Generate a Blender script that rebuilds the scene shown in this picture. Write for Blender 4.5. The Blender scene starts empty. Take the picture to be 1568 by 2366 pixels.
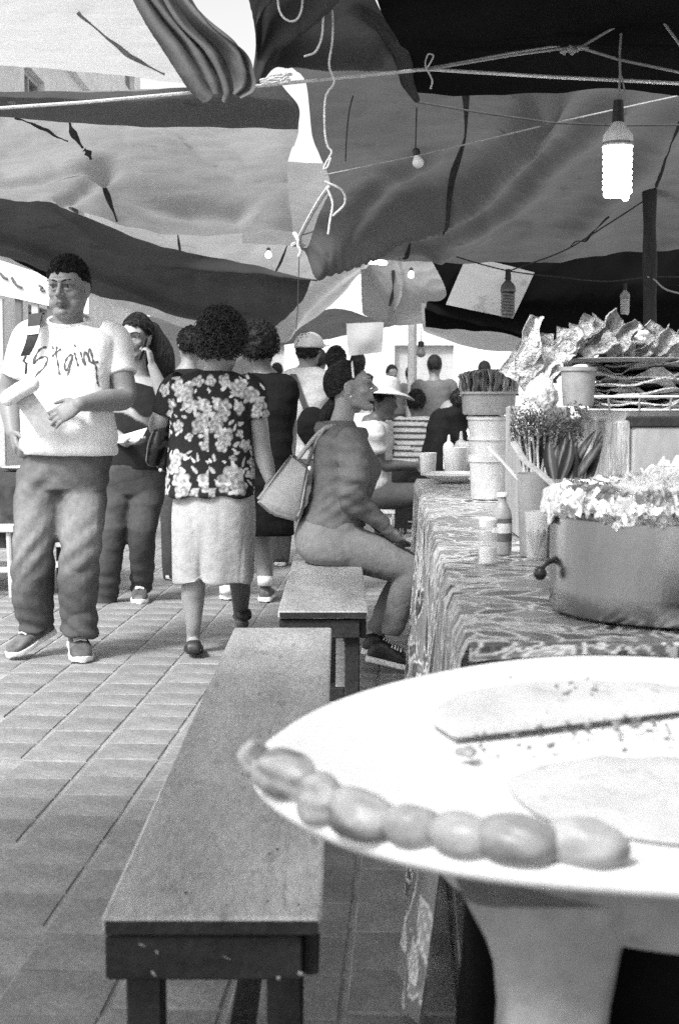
import bpy, bmesh, math, random
import numpy as np
from mathutils import Vector, Matrix
from mathutils.bvhtree import BVHTree

random.seed(7)
RNG = np.random.default_rng(11)
scn = bpy.context.scene
COL = scn.collection
R = math.radians

# ------------------------------------------------------------------ camera
F, CX, CY, CAMZ = 3286.0, 784.0, 1183.0, 1.15
PITCH = math.atan(263.0 / F)
cam_d = bpy.data.cameras.new('camera')
cam = bpy.data.objects.new('camera', cam_d)
COL.objects.link(cam)
cam.location = (0, 0, CAMZ)
cam.rotation_euler = (math.pi / 2 - PITCH, 0, 0)
cam_d.sensor_fit = 'VERTICAL'
cam_d.sensor_height = 36.0
cam_d.lens = 50.0
cam_d.clip_start = 0.05
cam_d.clip_end = 900.0
cam_d.dof.use_dof = True
cam_d.dof.focus_distance = 5.6
cam_d.dof.aperture_fstop = 7.5
scn.camera = cam

# ------------------------------------------------------------------ sky, sun, exposure
SUN_EL, SUN_AZ = R(47), R(218)          # azimuth the light comes from, clockwise from +Y
world = bpy.data.worlds.new('World')
scn.world = world
world.use_nodes = True
wn = world.node_tree
wn.nodes.clear()
sky_n = wn.nodes.new('ShaderNodeTexSky')
sky_n.sky_type = 'NISHITA'
sky_n.sun_disc = False
sky_n.sun_elevation = SUN_EL
sky_n.sun_rotation = SUN_AZ
sky_n.dust_density = 4.0
sky_bw = wn.nodes.new('ShaderNodeRGBToBW')      # the picture is black and white film
sky_bg = wn.nodes.new('ShaderNodeBackground')
sky_bg.inputs['Strength'].default_value = 0.14
sky_out = wn.nodes.new('ShaderNodeOutputWorld')
wn.links.new(sky_n.outputs[0], sky_bw.inputs[0])
wn.links.new(sky_bw.outputs[0], sky_bg.inputs['Color'])
wn.links.new(sky_bg.outputs[0], sky_out.inputs['Surface'])

sun_d = bpy.data.lights.new('sun', 'SUN')
sun_d.energy = 1.5
sun_d.angle = R(10)
sun = bpy.data.objects.new('sun', sun_d)
COL.objects.link(sun)
_s = Vector((math.sin(SUN_AZ) * math.cos(SUN_EL), math.cos(SUN_AZ) * math.cos(SUN_EL), math.sin(SUN_EL)))
sun.rotation_euler = _s.to_track_quat('Z', 'Y').to_euler()
sun.location = _s * 50

scn.view_settings.view_transform = 'Standard'
scn.view_settings.look = 'None'
scn.view_settings.exposure = 1.4
scn.view_settings.gamma = 1.0
scn.view_settings.use_curve_mapping = False
scn.render.engine = 'CYCLES'
scn.cycles.use_denoising = False
scn.cycles.max_bounces = 7
scn.cycles.diffuse_bounces = 4
scn.cycles.transparent_max_bounces = 8
scn.cycles.caustics_reflective = False
scn.cycles.caustics_refractive = False
scn.cycles.sample_clamp_indirect = 4.0

# ------------------------------------------------------------------ picture point -> place
_fw = Vector((0, math.cos(PITCH), -math.sin(PITCH)))
_up = Vector((0, math.sin(PITCH), math.cos(PITCH)))
_rt = Vector((1, 0, 0))
def _ray(px, py):
    return _fw * F + _rt * (px - CX) + _up * (CY - py)
def PY(px, py, Y):
    d = _ray(px, py); t = Y / d.y
    return Vector((d.x * t, Y, CAMZ + d.z * t))
def PZ(px, py, Z):
    d = _ray(px, py); t = (Z - CAMZ) / d.z
    return Vector((d.x * t, d.y * t, Z))

# ------------------------------------------------------------------ materials
MATS = {}
def _nt(name):
    m = bpy.data.materials.new(name); m.use_nodes = True
    t = m.node_tree; t.nodes.clear()
    out = t.nodes.new('ShaderNodeOutputMaterial')
    return m, t, out
def N(t, kind, **kw):
    n = t.nodes.new(kind)
    for k, v in kw.items():
        if k.startswith('i_'):
            key = k[2:]
            key = int(key) if key.isdigit() else key.replace('_', ' ')
            n.inputs[key].default_value = v
        else:
            setattr(n, k, v)
    return n
def math_n(t, op, a, b=None):
    n = N(t, 'ShaderNodeMath', operation=op)
    for i, x in enumerate((a, b)):
        if x is None: continue
        if isinstance(x, (int, float)): n.inputs[i].default_value = x
        else: t.links.new(x, n.inputs[i])
    return n.outputs[0]
def coords(t, scale=(1, 1, 1), kind='Object'):
    tc = N(t, 'ShaderNodeTexCoord'); mp = N(t, 'ShaderNodeMapping')
    mp.inputs['Scale'].default_value = scale
    t.links.new(tc.outputs[kind], mp.inputs[0])
    return mp.outputs[0]
def noise(t, vec, scale, detail=5, rough=0.55, dist=0.0):
    n = N(t, 'ShaderNodeTexNoise'); n.inputs['Scale'].default_value = scale
    n.inputs['Detail'].default_value = detail; n.inputs['Roughness'].default_value = rough
    n.inputs['Distortion'].default_value = dist
    t.links.new(vec, n.inputs['Vector'])
    return n.outputs['Fac']
def maprange(t, x, a, b, c, d):
    n = N(t, 'ShaderNodeMapRange'); t.links.new(x, n.inputs[0])
    for i, v in enumerate((a, b, c, d)): n.inputs[i + 1].default_value = v
    return n.outputs[0]

def mat(name, v, rough=0.75, spec=0.3, metal=0.0, amt=0.25, scale=6.0, stretch=(1, 1, 1),
        bump=0.15, bscale=60.0, bstretch=None, rnd=0.0, tone=False, fine=0.12, sss=0.0, spots=0.0, bdist=0.01):
    """general worn surface: broad and fine noise on the tone, fine relief, optional painted tone per vertex"""
    if name in MATS: return MATS[name]
    m, t, out = _nt(name)
    b = N(t, 'ShaderNodeBsdfPrincipled')
    vec = coords(t, stretch)
    f = maprange(t, noise(t, vec, scale), 0.3, 0.7, 1 - amt, 1 + amt)
    f2 = maprange(t, noise(t, vec, scale * 9, 3), 0.3, 0.7, 1 - fine, 1 + fine)
    c = math_n(t, 'MULTIPLY', math_n(t, 'MULTIPLY', f, f2), v)
    if rnd:
        oi = N(t, 'ShaderNodeObjectInfo')
        c = math_n(t, 'MULTIPLY', c, maprange(t, oi.outputs['Random'], 0, 1, 1 - rnd, 1 + rnd))
    if spots:
        s = maprange(t, noise(t, vec, scale * 4, 2), 0.62, 0.70, 1.0, 1.0 - spots)
        c = math_n(t, 'MULTIPLY', c, s)
    if tone:
        a = N(t, 'ShaderNodeAttribute', attribute_name='tone')
        c = math_n(t, 'MULTIPLY', c, a.outputs['Fac'])
    comb = N(t, 'ShaderNodeCombineColor')
    for i in range(3): t.links.new(c, comb.inputs[i])
    t.links.new(comb.outputs[0], b.inputs['Base Color'])
    b.inputs['Roughness'].default_value = rough
    b.inputs['Specular IOR Level'].default_value = spec
    b.inputs['Metallic'].default_value = metal
    if sss:
        b.inputs['Subsurface Weight'].default_value = sss
        b.inputs['Subsurface Radius'].default_value = (0.01, 0.01, 0.01)
        b.inputs['Subsurface Scale'].default_value = 0.5
    if bump:
        bv = coords(t, bstretch or stretch)
        bn = N(t, 'ShaderNodeBump'); bn.inputs['Strength'].default_value = bump
        bn.inputs['Distance'].default_value = bdist
        t.links.new(noise(t, bv, bscale, 4), bn.inputs['Height'])
        t.links.new(bn.outputs[0], b.inputs['Normal'])
    t.links.new(b.outputs[0], out.inputs[0])
    MATS[name] = m
    return m

def cloth_mat(name, v, trans, stretch=(1, 1, 1), amt=0.18, scale=1.5, stripes=0.0, sscale=9.0, sdir=(1, 0, 0)):
    """tarpaulin: light comes through the weave as well as off it"""
    m, t, out = _nt(name)
    vec = coords(t, stretch)
    f = maprange(t, noise(t, vec, scale, 6, 0.6), 0.3, 0.7, 1 - amt, 1 + amt)
    w = maprange(t, noise(t, vec, 140, 2), 0.3, 0.7, 0.9, 1.1)
    k = math_n(t, 'MULTIPLY', f, w)
    st = maprange(t, noise(t, vec, scale * 5, 3), 0.66, 0.72, 1.0, 0.75)
    k = math_n(t, 'MULTIPLY', k, st)
    def shade(val, kind):
        s = N(t, kind); c = N(t, 'ShaderNodeCombineColor'); q = math_n(t, 'MULTIPLY', k, val)
        for i in range(3): t.links.new(q, c.inputs[i])
        t.links.new(c.outputs[0], s.inputs['Color'])
        return s
    d = shade(v, 'ShaderNodeBsdfDiffuse'); tr = shade(trans, 'ShaderNodeBsdfTranslucent')
    bn = N(t, 'ShaderNodeBump'); bn.inputs['Strength'].default_value = 0.35; bn.inputs['Distance'].default_value = 0.02
    t.links.new(noise(t, coords(t, (1, 2.2, 1)), 5.0, 4, 0.5, 0.6), bn.inputs['Height'])
    t.links.new(bn.outputs[0], d.inputs['Normal']); t.links.new(bn.outputs[0], tr.inputs['Normal'])
    ad = N(t, 'ShaderNodeAddShader')
    t.links.new(d.outputs[0], ad.inputs[0]); t.links.new(tr.outputs[0], ad.inputs[1])
    t.links.new(ad.outputs[0], out.inputs[0])
    return m

def glow_mat(name, strength, v=1.0):
    m, t, out = _nt(name)
    e = N(t, 'ShaderNodeEmission'); e.inputs['Strength'].default_value = strength
    e.inputs['Color'].default_value = (v, v, v, 1)
    t.links.new(e.outputs[0], out.inputs[0]); return m

def glass_mat(name, v=0.9, rough=0.08, alpha=0.35):
    m, t, out = _nt(name)
    g = N(t, 'ShaderNodeBsdfPrincipled')
    g.inputs['Base Color'].default_value = (v, v, v, 1)
    g.inputs['Roughness'].default_value = rough
    g.inputs['Specular IOR Level'].default_value = 0.6
    tr = N(t, 'ShaderNodeBsdfTransparent'); mx = N(t, 'ShaderNodeMixShader')
    mx.inputs[0].default_value = alpha
    t.links.new(tr.outputs[0], mx.inputs[1]); t.links.new(g.outputs[0], mx.inputs[2])
    t.links.new(mx.outputs[0], out.inputs[0]); return m

def vinyl_mat(name, v):
    """oilcloth printed with large outlined leaves and blossoms"""
    m, t, out = _nt(name)
    b = N(t, 'ShaderNodeBsdfPrincipled')
    vec0 = coords(t, (1, 1, 1), 'UV')
    dn = N(t, 'ShaderNodeTexNoise'); dn.inputs['Scale'].default_value = 6.0; dn.inputs['Detail'].default_value = 1
    t.links.new(vec0, dn.inputs['Vector'])
    mixv = N(t, 'ShaderNodeVectorMath', operation='MULTIPLY_ADD')
    t.links.new(dn.outputs['Color'], mixv.inputs[0]); mixv.inputs[1].default_value = (0.10, 0.10, 0.10)
    t.links.new(vec0, mixv.inputs[2])
    vec = mixv.outputs[0]
    vo = N(t, 'ShaderNodeTexVoronoi', feature='DISTANCE_TO_EDGE'); vo.inputs['Scale'].default_value = 11.0
    t.links.new(vec, vo.inputs['Vector'])
    vc = N(t, 'ShaderNodeTexVoronoi', feature='F1'); vc.inputs['Scale'].default_value = 11.0
    t.links.new(vec, vc.inputs['Vector'])
    sep = N(t, 'ShaderNodeSeparateColor'); t.links.new(vc.outputs['Color'], sep.inputs[0])
    line = maprange(t, vo.outputs['Distance'], 0.025, 0.06, 1.0, 0.0)
    fill = maprange(t, sep.outputs[0], 0.0, 1.0, 0.35, 1.25)
    dark = maprange(t, sep.outputs[1], 0.74, 0.76, 1.0, 0.28)
    # veins inside a leaf
    wv = N(t, 'ShaderNodeTexWave'); wv.inputs['Scale'].default_value = 30.0; wv.inputs['Distortion'].default_value = 4.0
    t.links.new(vec, wv.inputs['Vector'])
    vein = maprange(t, wv.outputs['Fac'], 0.75, 0.95, 1.0, 1.5)
    petal = maprange(t, vc.outputs['Distance'], 0.10, 0.16, 1.9, 1.0)
    c = math_n(t, 'MULTIPLY', math_n(t, 'MULTIPLY', fill, dark), math_n(t, 'MULTIPLY', vein, petal))
    c = math_n(t, 'MULTIPLY', c, v)
    mx = N(t, 'ShaderNodeMix'); mx.data_type = 'FLOAT'
    t.links.new(line, mx.inputs[0]); t.links.new(c, mx.inputs[2]); mx.inputs[3].default_value = 0.72
    comb = N(t, 'ShaderNodeCombineColor')
    for i in range(3): t.links.new(mx.outputs[0], comb.inputs[i])
    t.links.new(comb.outputs[0], b.inputs['Base Color'])
    b.inputs['Roughness'].default_value = 0.38; b.inputs['Specular IOR Level'].default_value = 0.5
    bn = N(t, 'ShaderNodeBump'); bn.inputs['Strength'].default_value = 0.25; bn.inputs['Distance'].default_value = 0.02
    t.links.new(noise(t, coords(t), 9, 3), bn.inputs['Height']); t.links.new(bn.outputs[0], b.inputs['Normal'])
    t.links.new(b.outputs[0], out.inputs[0]); return m

# ------------------------------------------------------------------ mesh collecting
def superring(c, u, v, n=2.0, seg=16):
    pts = []
    for i in range(seg):
        a = 2 * math.pi * i / seg; ca, sa = math.cos(a), math.sin(a)
        x = math.copysign(abs(ca) ** (2 / n), ca); y = math.copysign(abs(sa) ** (2 / n), sa)
        pts.append(Vector(c) + Vector(u) * x + Vector(v) * y)
    return pts

class MB:
    def __init__(s): s.v = []; s.f = []; s.uv = None
    def add(s, vs, fs):
        o = len(s.v); s.v += [tuple(p) for p in vs]; s.f += [tuple(i + o for i in f) for f in fs]; return s
    def rings(s, rings, cap=True):
        n = len(rings[0]); vs = [p for r in rings for p in r]; fs = []
        for k in range(len(rings) - 1):
            for i in range(n):
                j = (i + 1) % n
                fs.append((k * n + i, k * n + j, (k + 1) * n + j, (k + 1) * n + i))
        if cap:
            fs.append(tuple(range(n - 1, -1, -1))); L = (len(rings) - 1) * n
            fs.append(tuple(L + i for i in range(n)))
        return s.add(vs, fs)
    def box(s, c, d, M=None, ch=0.0):
        x, y, z = d[0] / 2, d[1] / 2, d[2] / 2; c = Vector(c)
        def tf(p): 
            p = Vector(p)
            return c + ((M @ p) if M else p)
        if ch <= 0:
            vs = [tf((a * x, b * y, e * z)) for e in (-1, 1) for b in (-1, 1) for a in (-1, 1)]
            return s.add(vs, [(0, 2, 3, 1), (4, 5, 7, 6), (0, 1, 5, 4), (2, 6, 7, 3), (0, 4, 6, 2), (1, 3, 7, 5)])
        h = ch
        def ring(zz, i): return [tf(p) for p in ((-x + i, -y + i * 0, zz), (x - i, -y, zz), (x, -y + i, zz), (x, y - i, zz), (x - i, y, zz), (-x + i, y, zz), (-x, y - i, zz), (-x, -y + i, zz))]
        def rr(zz, k):
            a, b = x - k, y - k
            return [tf(p) for p in ((-a + h, -b, zz), (a - h, -b, zz), (a, -b + h, zz), (a, b - h, zz), (a - h, b, zz), (-a + h, b, zz), (-a, b - h, zz), (-a, -b + h, zz))]
        return s.rings([rr(-z, h), rr(-z + h, 0), rr(z - h, 0), rr(z, h)])
    def tube(s, pts, rad, seg=10, flat=1.0, caps='round', upv=None):
        pts = [Vector(p) for p in pts]; n = len(pts)
        rad = [rad] * n if isinstance(rad, (int, float)) else list(rad)
        tang = []
        for i in range(n):
            a = pts[max(0, i - 1)]; b = pts[min(n - 1, i + 1)]; d = (b - a)
            tang.append(d.normalized() if d.length > 1e-9 else Vector((0, 0, 1)))
        ref = Vector(upv) if upv else (Vector((0, 0, 1)) if abs(tang[0].z) < 0.9 else Vector((0, 1, 0)))
        u = tang[0].cross(ref).normalized(); rings = []
        def ring(c, t, u, r):
            w = t.cross(u).normalized()
            return [c + u * (r * math.cos(2 * math.pi * k / seg)) + w * (r * flat * math.sin(2 * math.pi * k / seg)) for k in range(seg)]
        for i in range(n):
            u = (u - tang[i] * u.dot(tang[i]))
            u = u.normalized() if u.length > 1e-6 else tang[i].orthogonal().normalized()
            if i == 0 and caps == 'round':
                for a in (80, 50, 22): rings.append(ring(pts[0] - tang[0] * rad[0] * math.sin(R(a)), tang[0], u, rad[0] * math.cos(R(a))))
            rings.append(ring(pts[i], tang[i], u, rad[i]))
            if i == n - 1 and caps == 'round':
                for a in (22, 50, 80): rings.append(ring(pts[i] + tang[i] * rad[i] * math.sin(R(a)), tang[i], u, rad[i] * math.cos(R(a))))
        return s.rings(rings)
    def ell(s, c, r, M=None, nu=20, nv=12):
        c = Vector(c); rings = []
        for j in range(nv + 1):
            th = math.pi * (j + 0.0) / nv
            th = min(max(th, 0.06), math.pi - 0.06)
            rg = []
            for i in range(nu):
                a = 2 * math.pi * i / nu
                p = Vector((r[0] * math.sin(th) * math.cos(a), r[1] * math.sin(th) * math.sin(a), -r[2] * math.cos(th)))
                rg.append(c + ((M @ p) if M else p))
            rings.append(rg)
        return s.rings(rings)
    def lathe(s, c, prof, seg=32, M=None, sx=1.0, sy=1.0, cap=True):
        c = Vector(c); rings = []
        for r, z in prof:
            rg = []
            for i in range(seg):
                a = 2 * math.pi * i / seg; p = Vector((r * sx * math.cos(a), r * sy * math.sin(a), z))
                rg.append(c + ((M @ p) if M else p))
            rings.append(rg)
        return s.rings(rings, cap)
    def grid(s, P):
        P = np.asarray(P); n, m = P.shape[:2]
        o = len(s.v); s.v += [tuple(p) for p in P.reshape(-1, 3)]
        for i in range(n - 1):
            for j in range(m - 1):
                a = o + i * m + j; s.f.append((a, a + 1, a + m + 1, a + m))
        return s
    def mesh(s, name='m', smooth=True):
        me = bpy.data.meshes.new(name); me.from_pydata(s.v, [], s.f)
        me.validate(); me.update()
        if smooth:
            me.polygons.foreach_set('use_smooth', [True] * len(me.polygons))
        return me

def sharp(me, ang=35):
    try: me.set_sharp_from_angle(angle=R(ang))
    except Exception: pass
    return me

# ------------------------------------------------------------------ scene objects
def link(o):
    COL.objects.link(o); return o
def thing(name, label, cat, loc=(0, 0, 0), group=None, rz=0.0):
    o = link(bpy.data.objects.new(name, None)); o.location = loc; o.rotation_euler = (0, 0, rz)
    o.empty_display_size = 0.1
    o['label'] = label; o['category'] = cat
    if group: o['group'] = group
    return o
def as_mesh(x, smooth=True):
    return x.mesh('m', smooth) if isinstance(x, MB) else x
def part(name, geo, material, parent, smooth=True, crease=35, label=None):
    me = as_mesh(geo, smooth)
    if crease: sharp(me, crease)
    o = link(bpy.data.objects.new(name, me)); o.parent = parent
    if material and not me.materials: me.materials.append(material)
    if label: o['label'] = label
    return o
def single(name, geo, material, label, cat, group=None, smooth=True, crease=35, kind=None):
    """a thing that is one mesh; the origin goes to the middle of its base"""
    me = as_mesh(geo, smooth)
    n = len(me.vertices); co = np.empty(n * 3); me.vertices.foreach_get('co', co); co = co.reshape(-1, 3)
    o0 = np.array([(co[:, 0].min() + co[:, 0].max()) / 2, (co[:, 1].min() + co[:, 1].max()) / 2, co[:, 2].min()])
    me.vertices.foreach_set('co', (co - o0).ravel()); me.update()
    if crease: sharp(me, crease)
    o = link(bpy.data.objects.new(name, me)); o.location = o0
    if not me.materials: me.materials.append(material)
    if kind: o['kind'] = kind
    if label: o['label'] = label; o['category'] = cat
    if group: o['group'] = group
    return o
def structure(name, geo, material, smooth=False):
    me = as_mesh(geo, smooth); o = link(bpy.data.objects.new(name, me))
    if material: me.materials.append(material)
    o['kind'] = 'structure'; return o
def dup(root, loc, rz=None, label=None):
    c = link(root.copy()); c.location = loc
    if rz is not None: c.rotation_euler = (0, 0, rz)
    if label: c['label'] = label
    for ch in list(root.children):
        d = link(ch.copy()); d.parent = c
        for g in list(ch.children):
            e = link(g.copy()); e.parent = d
    return c

# ------------------------------------------------------------------ small maths
def pn(co, freq, seed, k=7):
    """smooth pseudo noise, about -1..1, on an (n,3) array"""
    r = np.random.default_rng(seed); out = np.zeros(len(co))
    for i in range(k):
        d = r.normal(size=3); d /= np.linalg.norm(d)
        out += np.sin(co @ d * freq * r.uniform(0.6, 1.7) + r.uniform(0, 6.28))
    return out / (k ** 0.5 * 0.9)
def sst(x, a, b):
    t = np.clip((x - a) / (b - a), 0, 1); return t * t * (3 - 2 * t)
def catmull(ctrl, n):
    """resample control points (m, ...) to n points along axis 0"""
    c = np.asarray(ctrl, float); m = len(c)
    ext = np.concatenate([[2 * c[0] - c[1]], c, [2 * c[-1] - c[-2]]])
    out = []
    for t in np.linspace(0, m - 1, n):
        i = min(int(t), m - 2); f = t - i
        p0, p1, p2, p3 = ext[i], ext[i + 1], ext[i + 2], ext[i + 3]
        out.append(0.5 * ((2 * p1) + (-p0 + p2) * f + (2 * p0 - 5 * p1 + 4 * p2 - p3) * f * f + (-p0 + 3 * p1 - 3 * p2 + p3) * f ** 3))
    return np.array(out)
def sheet(ctrl, nu, nv):
    """ctrl: rows x cols of points -> nu x nv smooth grid"""
    a = catmull(np.asarray(ctrl, float), nu)
    return np.transpose(catmull(np.transpose(a, (1, 0, 2)), nv), (1, 0, 2))
def grid_normals(P):
    gu = np.gradient(P, axis=0); gv = np.gradient(P, axis=1)
    n = np.cross(gu, gv); l = np.linalg.norm(n, axis=2, keepdims=True); return n / np.maximum(l, 1e-9)
def mesh_co(me):
    co = np.empty(len(me.vertices) * 3); me.vertices.foreach_get('co', co); return co.reshape(-1, 3)
def mesh_no(me):
    co = np.empty(len(me.vertices) * 3); me.vertices.foreach_get('normal', co); return co.reshape(-1, 3)
def set_tone(me, val):
    a = me.attributes.new('tone', 'FLOAT', 'POINT'); a.data.foreach_set('value', np.asarray(val, np.float32))
def remesh(mb, voxel, smooth=2, disp=None):
    """join overlapping closed shapes into one continuous skin"""
    me = mb.mesh('t', False); o = link(bpy.data.objects.new('t', me))
    md = o.modifiers.new('r', 'REMESH'); md.mode = 'VOXEL'; md.voxel_size = voxel; md.adaptivity = 0
    dg = bpy.context.evaluated_depsgraph_get()
    out = bpy.data.meshes.new_from_object(o.evaluated_get(dg), depsgraph=dg)
    bpy.data.objects.remove(o); bpy.data.meshes.remove(me)
    co = mesh_co(out); ne = len(out.edges); e = np.empty(ne * 2, np.int32); out.edges.foreach_get('vertices', e); e = e.reshape(-1, 2)
    deg = np.bincount(e.ravel(), minlength=len(co)).astype(float)[:, None]
    for _ in range(smooth):
        acc = np.zeros_like(co)
        for d in range(3):
            acc[:, d] = np.bincount(e[:, 0], co[e[:, 1], d], len(co)) + np.bincount(e[:, 1], co[e[:, 0], d], len(co))
        co = co * 0.4 + 0.6 * acc / np.maximum(deg, 1)
    out.vertices.foreach_set('co', co.ravel()); out.update()
    if disp is not None:
        no = mesh_no(out); co = co + no * disp(co)[:, None]
        out.vertices.foreach_set('co', co.ravel()); out.update()
    out.polygons.foreach_set('use_smooth', [True] * len(out.polygons))
    return out
# ================================================================== ground
M_mortar = mat('mortar', 0.30, 0.9, 0.2, amt=0.25, scale=8, bump=0.4, bscale=90)
M_paver = mat('paver stone', 0.23, 0.62, 0.4, amt=0.28, scale=5, bump=0.4, bscale=45, rnd=0.08, fine=0.12, spots=0.2)
g = MB(); g.add([(-300, -300, -0.004), (300, -300, -0.004), (300, 400, -0.004), (-300, 400, -0.004)], [(0, 1, 2, 3)])
ground = structure('pavement', g, M_mortar)
PA = R(-2.8)
def paver_mesh(sx, sy, sd):
    r = random.Random(sd); b = MB(); h = 0.0045
    def q(x, y, z): return (x + r.uniform(-.002, .002), y + r.uniform(-.002, .002), z + r.uniform(-.0012, .0012))
    x, y = sx / 2, sy / 2
    lo = [(-x, -y, -.03), (x, -y, -.03), (x, y, -.03), (-x, y, -.03)]
    md = [q(-x, -y, -.0045), q(x, -y, -.0045), q(x, y, -.0045), q(-x, y, -.0045)]
    hi = [q(-x + h, -y + h, 0), q(x - h, -y + h, 0), q(x - h, y - h, 0), q(-x + h, y - h, 0)]
    b.rings([lo, md, hi]); return b
PW, PL = 0.222, 0.205
pv_var = []
for k in range(6):
    me = paver_mesh(PW - 0.012, PL - 0.003, k).mesh('paver', False); me.materials.append(M_paver); pv_var.append(me)
ca, sa = math.cos(PA), math.sin(PA)
spots = []
for i in range(-16, 12):
    for j in range(9, 60):
        u = (i + 0.30) * PW; w = j * PL + (0.5 * PL if i % 2 else 0) * 0.35
        x = u * ca - w * sa - 0.30 - 0.0; y = u * sa + w * ca
        x -= 0.0
        px = CX + x * F / y; 
        if -60 < px < 1250 and y > 2.2:
            hidden = (-0.30 < x < -0.05 and 1.95 < y < 4.1)
            spots.append((hidden, y, x))
spots.sort()
rest = MB()
for n, (hid, y, x) in enumerate(spots):
    me = pv_var[(n * 7 + int(x * 31)) % 6]
    if n < 300:
        o = link(bpy.data.objects.new('paver', me)); o.parent = ground
        o.location = (x, y, random.uniform(-.0012, .0012)); o.rotation_euler = (0, 0, PA + random.uniform(-.006, .006))
    else:
        M3 = Matrix.Rotation(PA, 3, 'Z'); z0 = random.uniform(-.0012, .0012)
        rest.add([M3 @ v.co + Vector((x, y, z0)) for v in me.vertices], [tuple(p.vertices) for p in me.polygons])
o = part('paving_rows', rest, M_paver, ground, smooth=False, crease=0); o['kind'] = 'stuff'

# ================================================================== buildings along the street
M_white = mat('white wall paint', 0.78, 0.8, 0.2, amt=0.08, scale=0.7, bump=0.1, bscale=25)
M_cream = mat('pale wall paint', 0.62, 0.8, 0.2, amt=0.12, scale=0.5, bump=0.1, bscale=25)
M_frame = mat('painted window frame', 0.42, 0.5, 0.4, amt=0.1)
M_dkframe = mat('dark painted trim', 0.12, 0.5, 0.4, amt=0.1)
M_pane = mat('window glass', 0.10, 0.08, 0.8, amt=0.2, scale=1, bump=0)
M_roof = mat('roof slab', 0.4, 0.9, 0.2)
def facade(label, x, y0, y1, h, wall, side, bays, storeys):
    """a street front running away from us; every opening is a real recess with a frame and a pane"""
    root = thing('street_building', label, 'building', (x, y0, 0))
    L = y1 - y0; dep = 5.0 * side; bl = L / bays; sh = h / storeys
    wl = MB()
    core = MB(); core.box((dep / 2 + 0.25 * side, L / 2, h / 2), (abs(dep), L, h))
    part('core', core, wall, root, False, 0)
    for i in range(bays):
        for s in range(storeys):
            oy0, oy1 = i * bl + bl * .28, i * bl + bl * .72
            oz0, oz1 = (s * sh + (0.05 if s == 0 else 0.9)), s * sh + sh * .80
            # piers and lintels around the opening
            for (a, b_, c, d) in ((i * bl, oy0, s * sh, (s + 1) * sh), (oy1, (i + 1) * bl, s * sh, (s + 1) * sh), (oy0, oy1, oz1, (s + 1) * sh), (oy0, oy1, s * sh, oz0)):
                if d - c > 0.01: wl.box((0.125 * side, (a + b_) / 2, (c + d) / 2), (0.246, b_ - a, d - c))
            fr = MB(); t = 0.07
            for (a, b_, c, d) in ((oy0, oy0 + t, oz0, oz1), (oy1 - t, oy1, oz0, oz1), (oy0 + t, oy1 - t, oz1 - t, oz1), (oy0 + t, oy1 - t, oz0, oz0 + t), ((oy0 + oy1) / 2 - .03, (oy0 + oy1) / 2 + .03, oz0 + t, oz1 - t)):
                fr.box((0.12 * side, (a + b_) / 2, (c + d) / 2), (0.08, b_ - a, d - c))
            w = part('window', fr, M_frame if (i + s) % 2 else M_dkframe, root, False, 0)
            pn_ = MB(); pn_.box((0.16 * side, (oy0 + oy1) / 2, (oz0 + oz1) / 2), (0.02, oy1 - oy0 - .1, oz1 - oz0 - .1)); part('pane', pn_, M_pane, w, False, 0)
    part('wall', wl, wall, root, False, 0)
    rf = MB(); rf.box((dep / 2 - .1 * side, L / 2, h + .15), (abs(dep) + .5, L + .2, .3)); part('cornice', rf, M_roof, root, False, 0)
    for s in range(1, storeys):
        bd = MB(); bd.box((-.05 * side, L / 2, s * sh), (.1, L, .16)); part('string_course', bd, wall, root, False, 0)
    return root
facade('white two-storey street building with framed windows at the far left', -3.7, 11.0, 27.0, 8.5, M_white, -1, 6, 3)
facade('pale street building glimpsed far behind the stall at the right', 6.2, 16.0, 34.0, 5.2, M_cream, 1, 5, 2)
endb = thing('street_building', 'bright low building closing the far end of the street', 'building', (0.5, 34, 0))
w = MB()
for (a, b_, c, d) in ((-9, -3.2, 0, 4.2), (-1.8, 0.8, 0, 4.2), (2.2, 9, 0, 4.2), (-3.2, -1.8, 2.4, 4.2), (0.8, 2.2, 2.4, 4.2)):
    w.box(((a + b_) / 2, 0, (c + d) / 2), (b_ - a, .3, d - c))
part('wall', w, M_white, endb, False, 0)
for xx in (-2.5, 1.5):
    dpart = MB(); dpart.box((xx, .05, 1.2), (1.4, .08, 2.4)); part('door', dpart, M_frame, endb, False, 0)
rf = MB(); rf.box((0, .2, 4.3), (18.3, .9, .22)); part('cornice', rf, M_roof, endb, False, 0)

# shop front canopy lettering band at the left (pale fascia board with a dark curl on it)
fas = thing('shop_fascia', 'pale fascia board with dark curled letters behind the man in the white shirt', 'sign', PY(30, 700, 11.0))
fb = MB(); A = PY(-90, 572, 11.0); B = PY(205, 668, 11.0); C = PY(205, 726, 11.0); D = PY(-90, 662, 11.0)
org = Vector(fas.location); up3 = Vector((0, .04, 0))
q = [A - org, B - org, C - org, D - org]
fb.rings([[p for p in q], [p + up3 for p in q]]); part('board', fb, M_white, fas, False, 0)
for pts in ([(28, 642), (33, 652), (40, 660), (50, 664)], [(92, 660), (98, 664), (94, 670), (102, 672)], [(2, 632), (8, 640), (16, 644)]):
    lt = MB(); lt.tube([PY(a, b_, 10.985) - org for a, b_ in pts], .012, 6); part('letter', lt, M_dkframe, fas)
for px in (0, 44, 82, 118):
    ps = MB(); p0 = PY(px, 800, 11.05) - org; p1 = PY(px, 690, 11.05) - org; p0.x = p1.x; p0.z = -org.z
    ps.box((p0 + p1) / 2, (.05, .05, (p1 - p0).length)); part('post', ps, M_frame if px in (0, 82) else M_dkframe, fas, False, 0)

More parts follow.
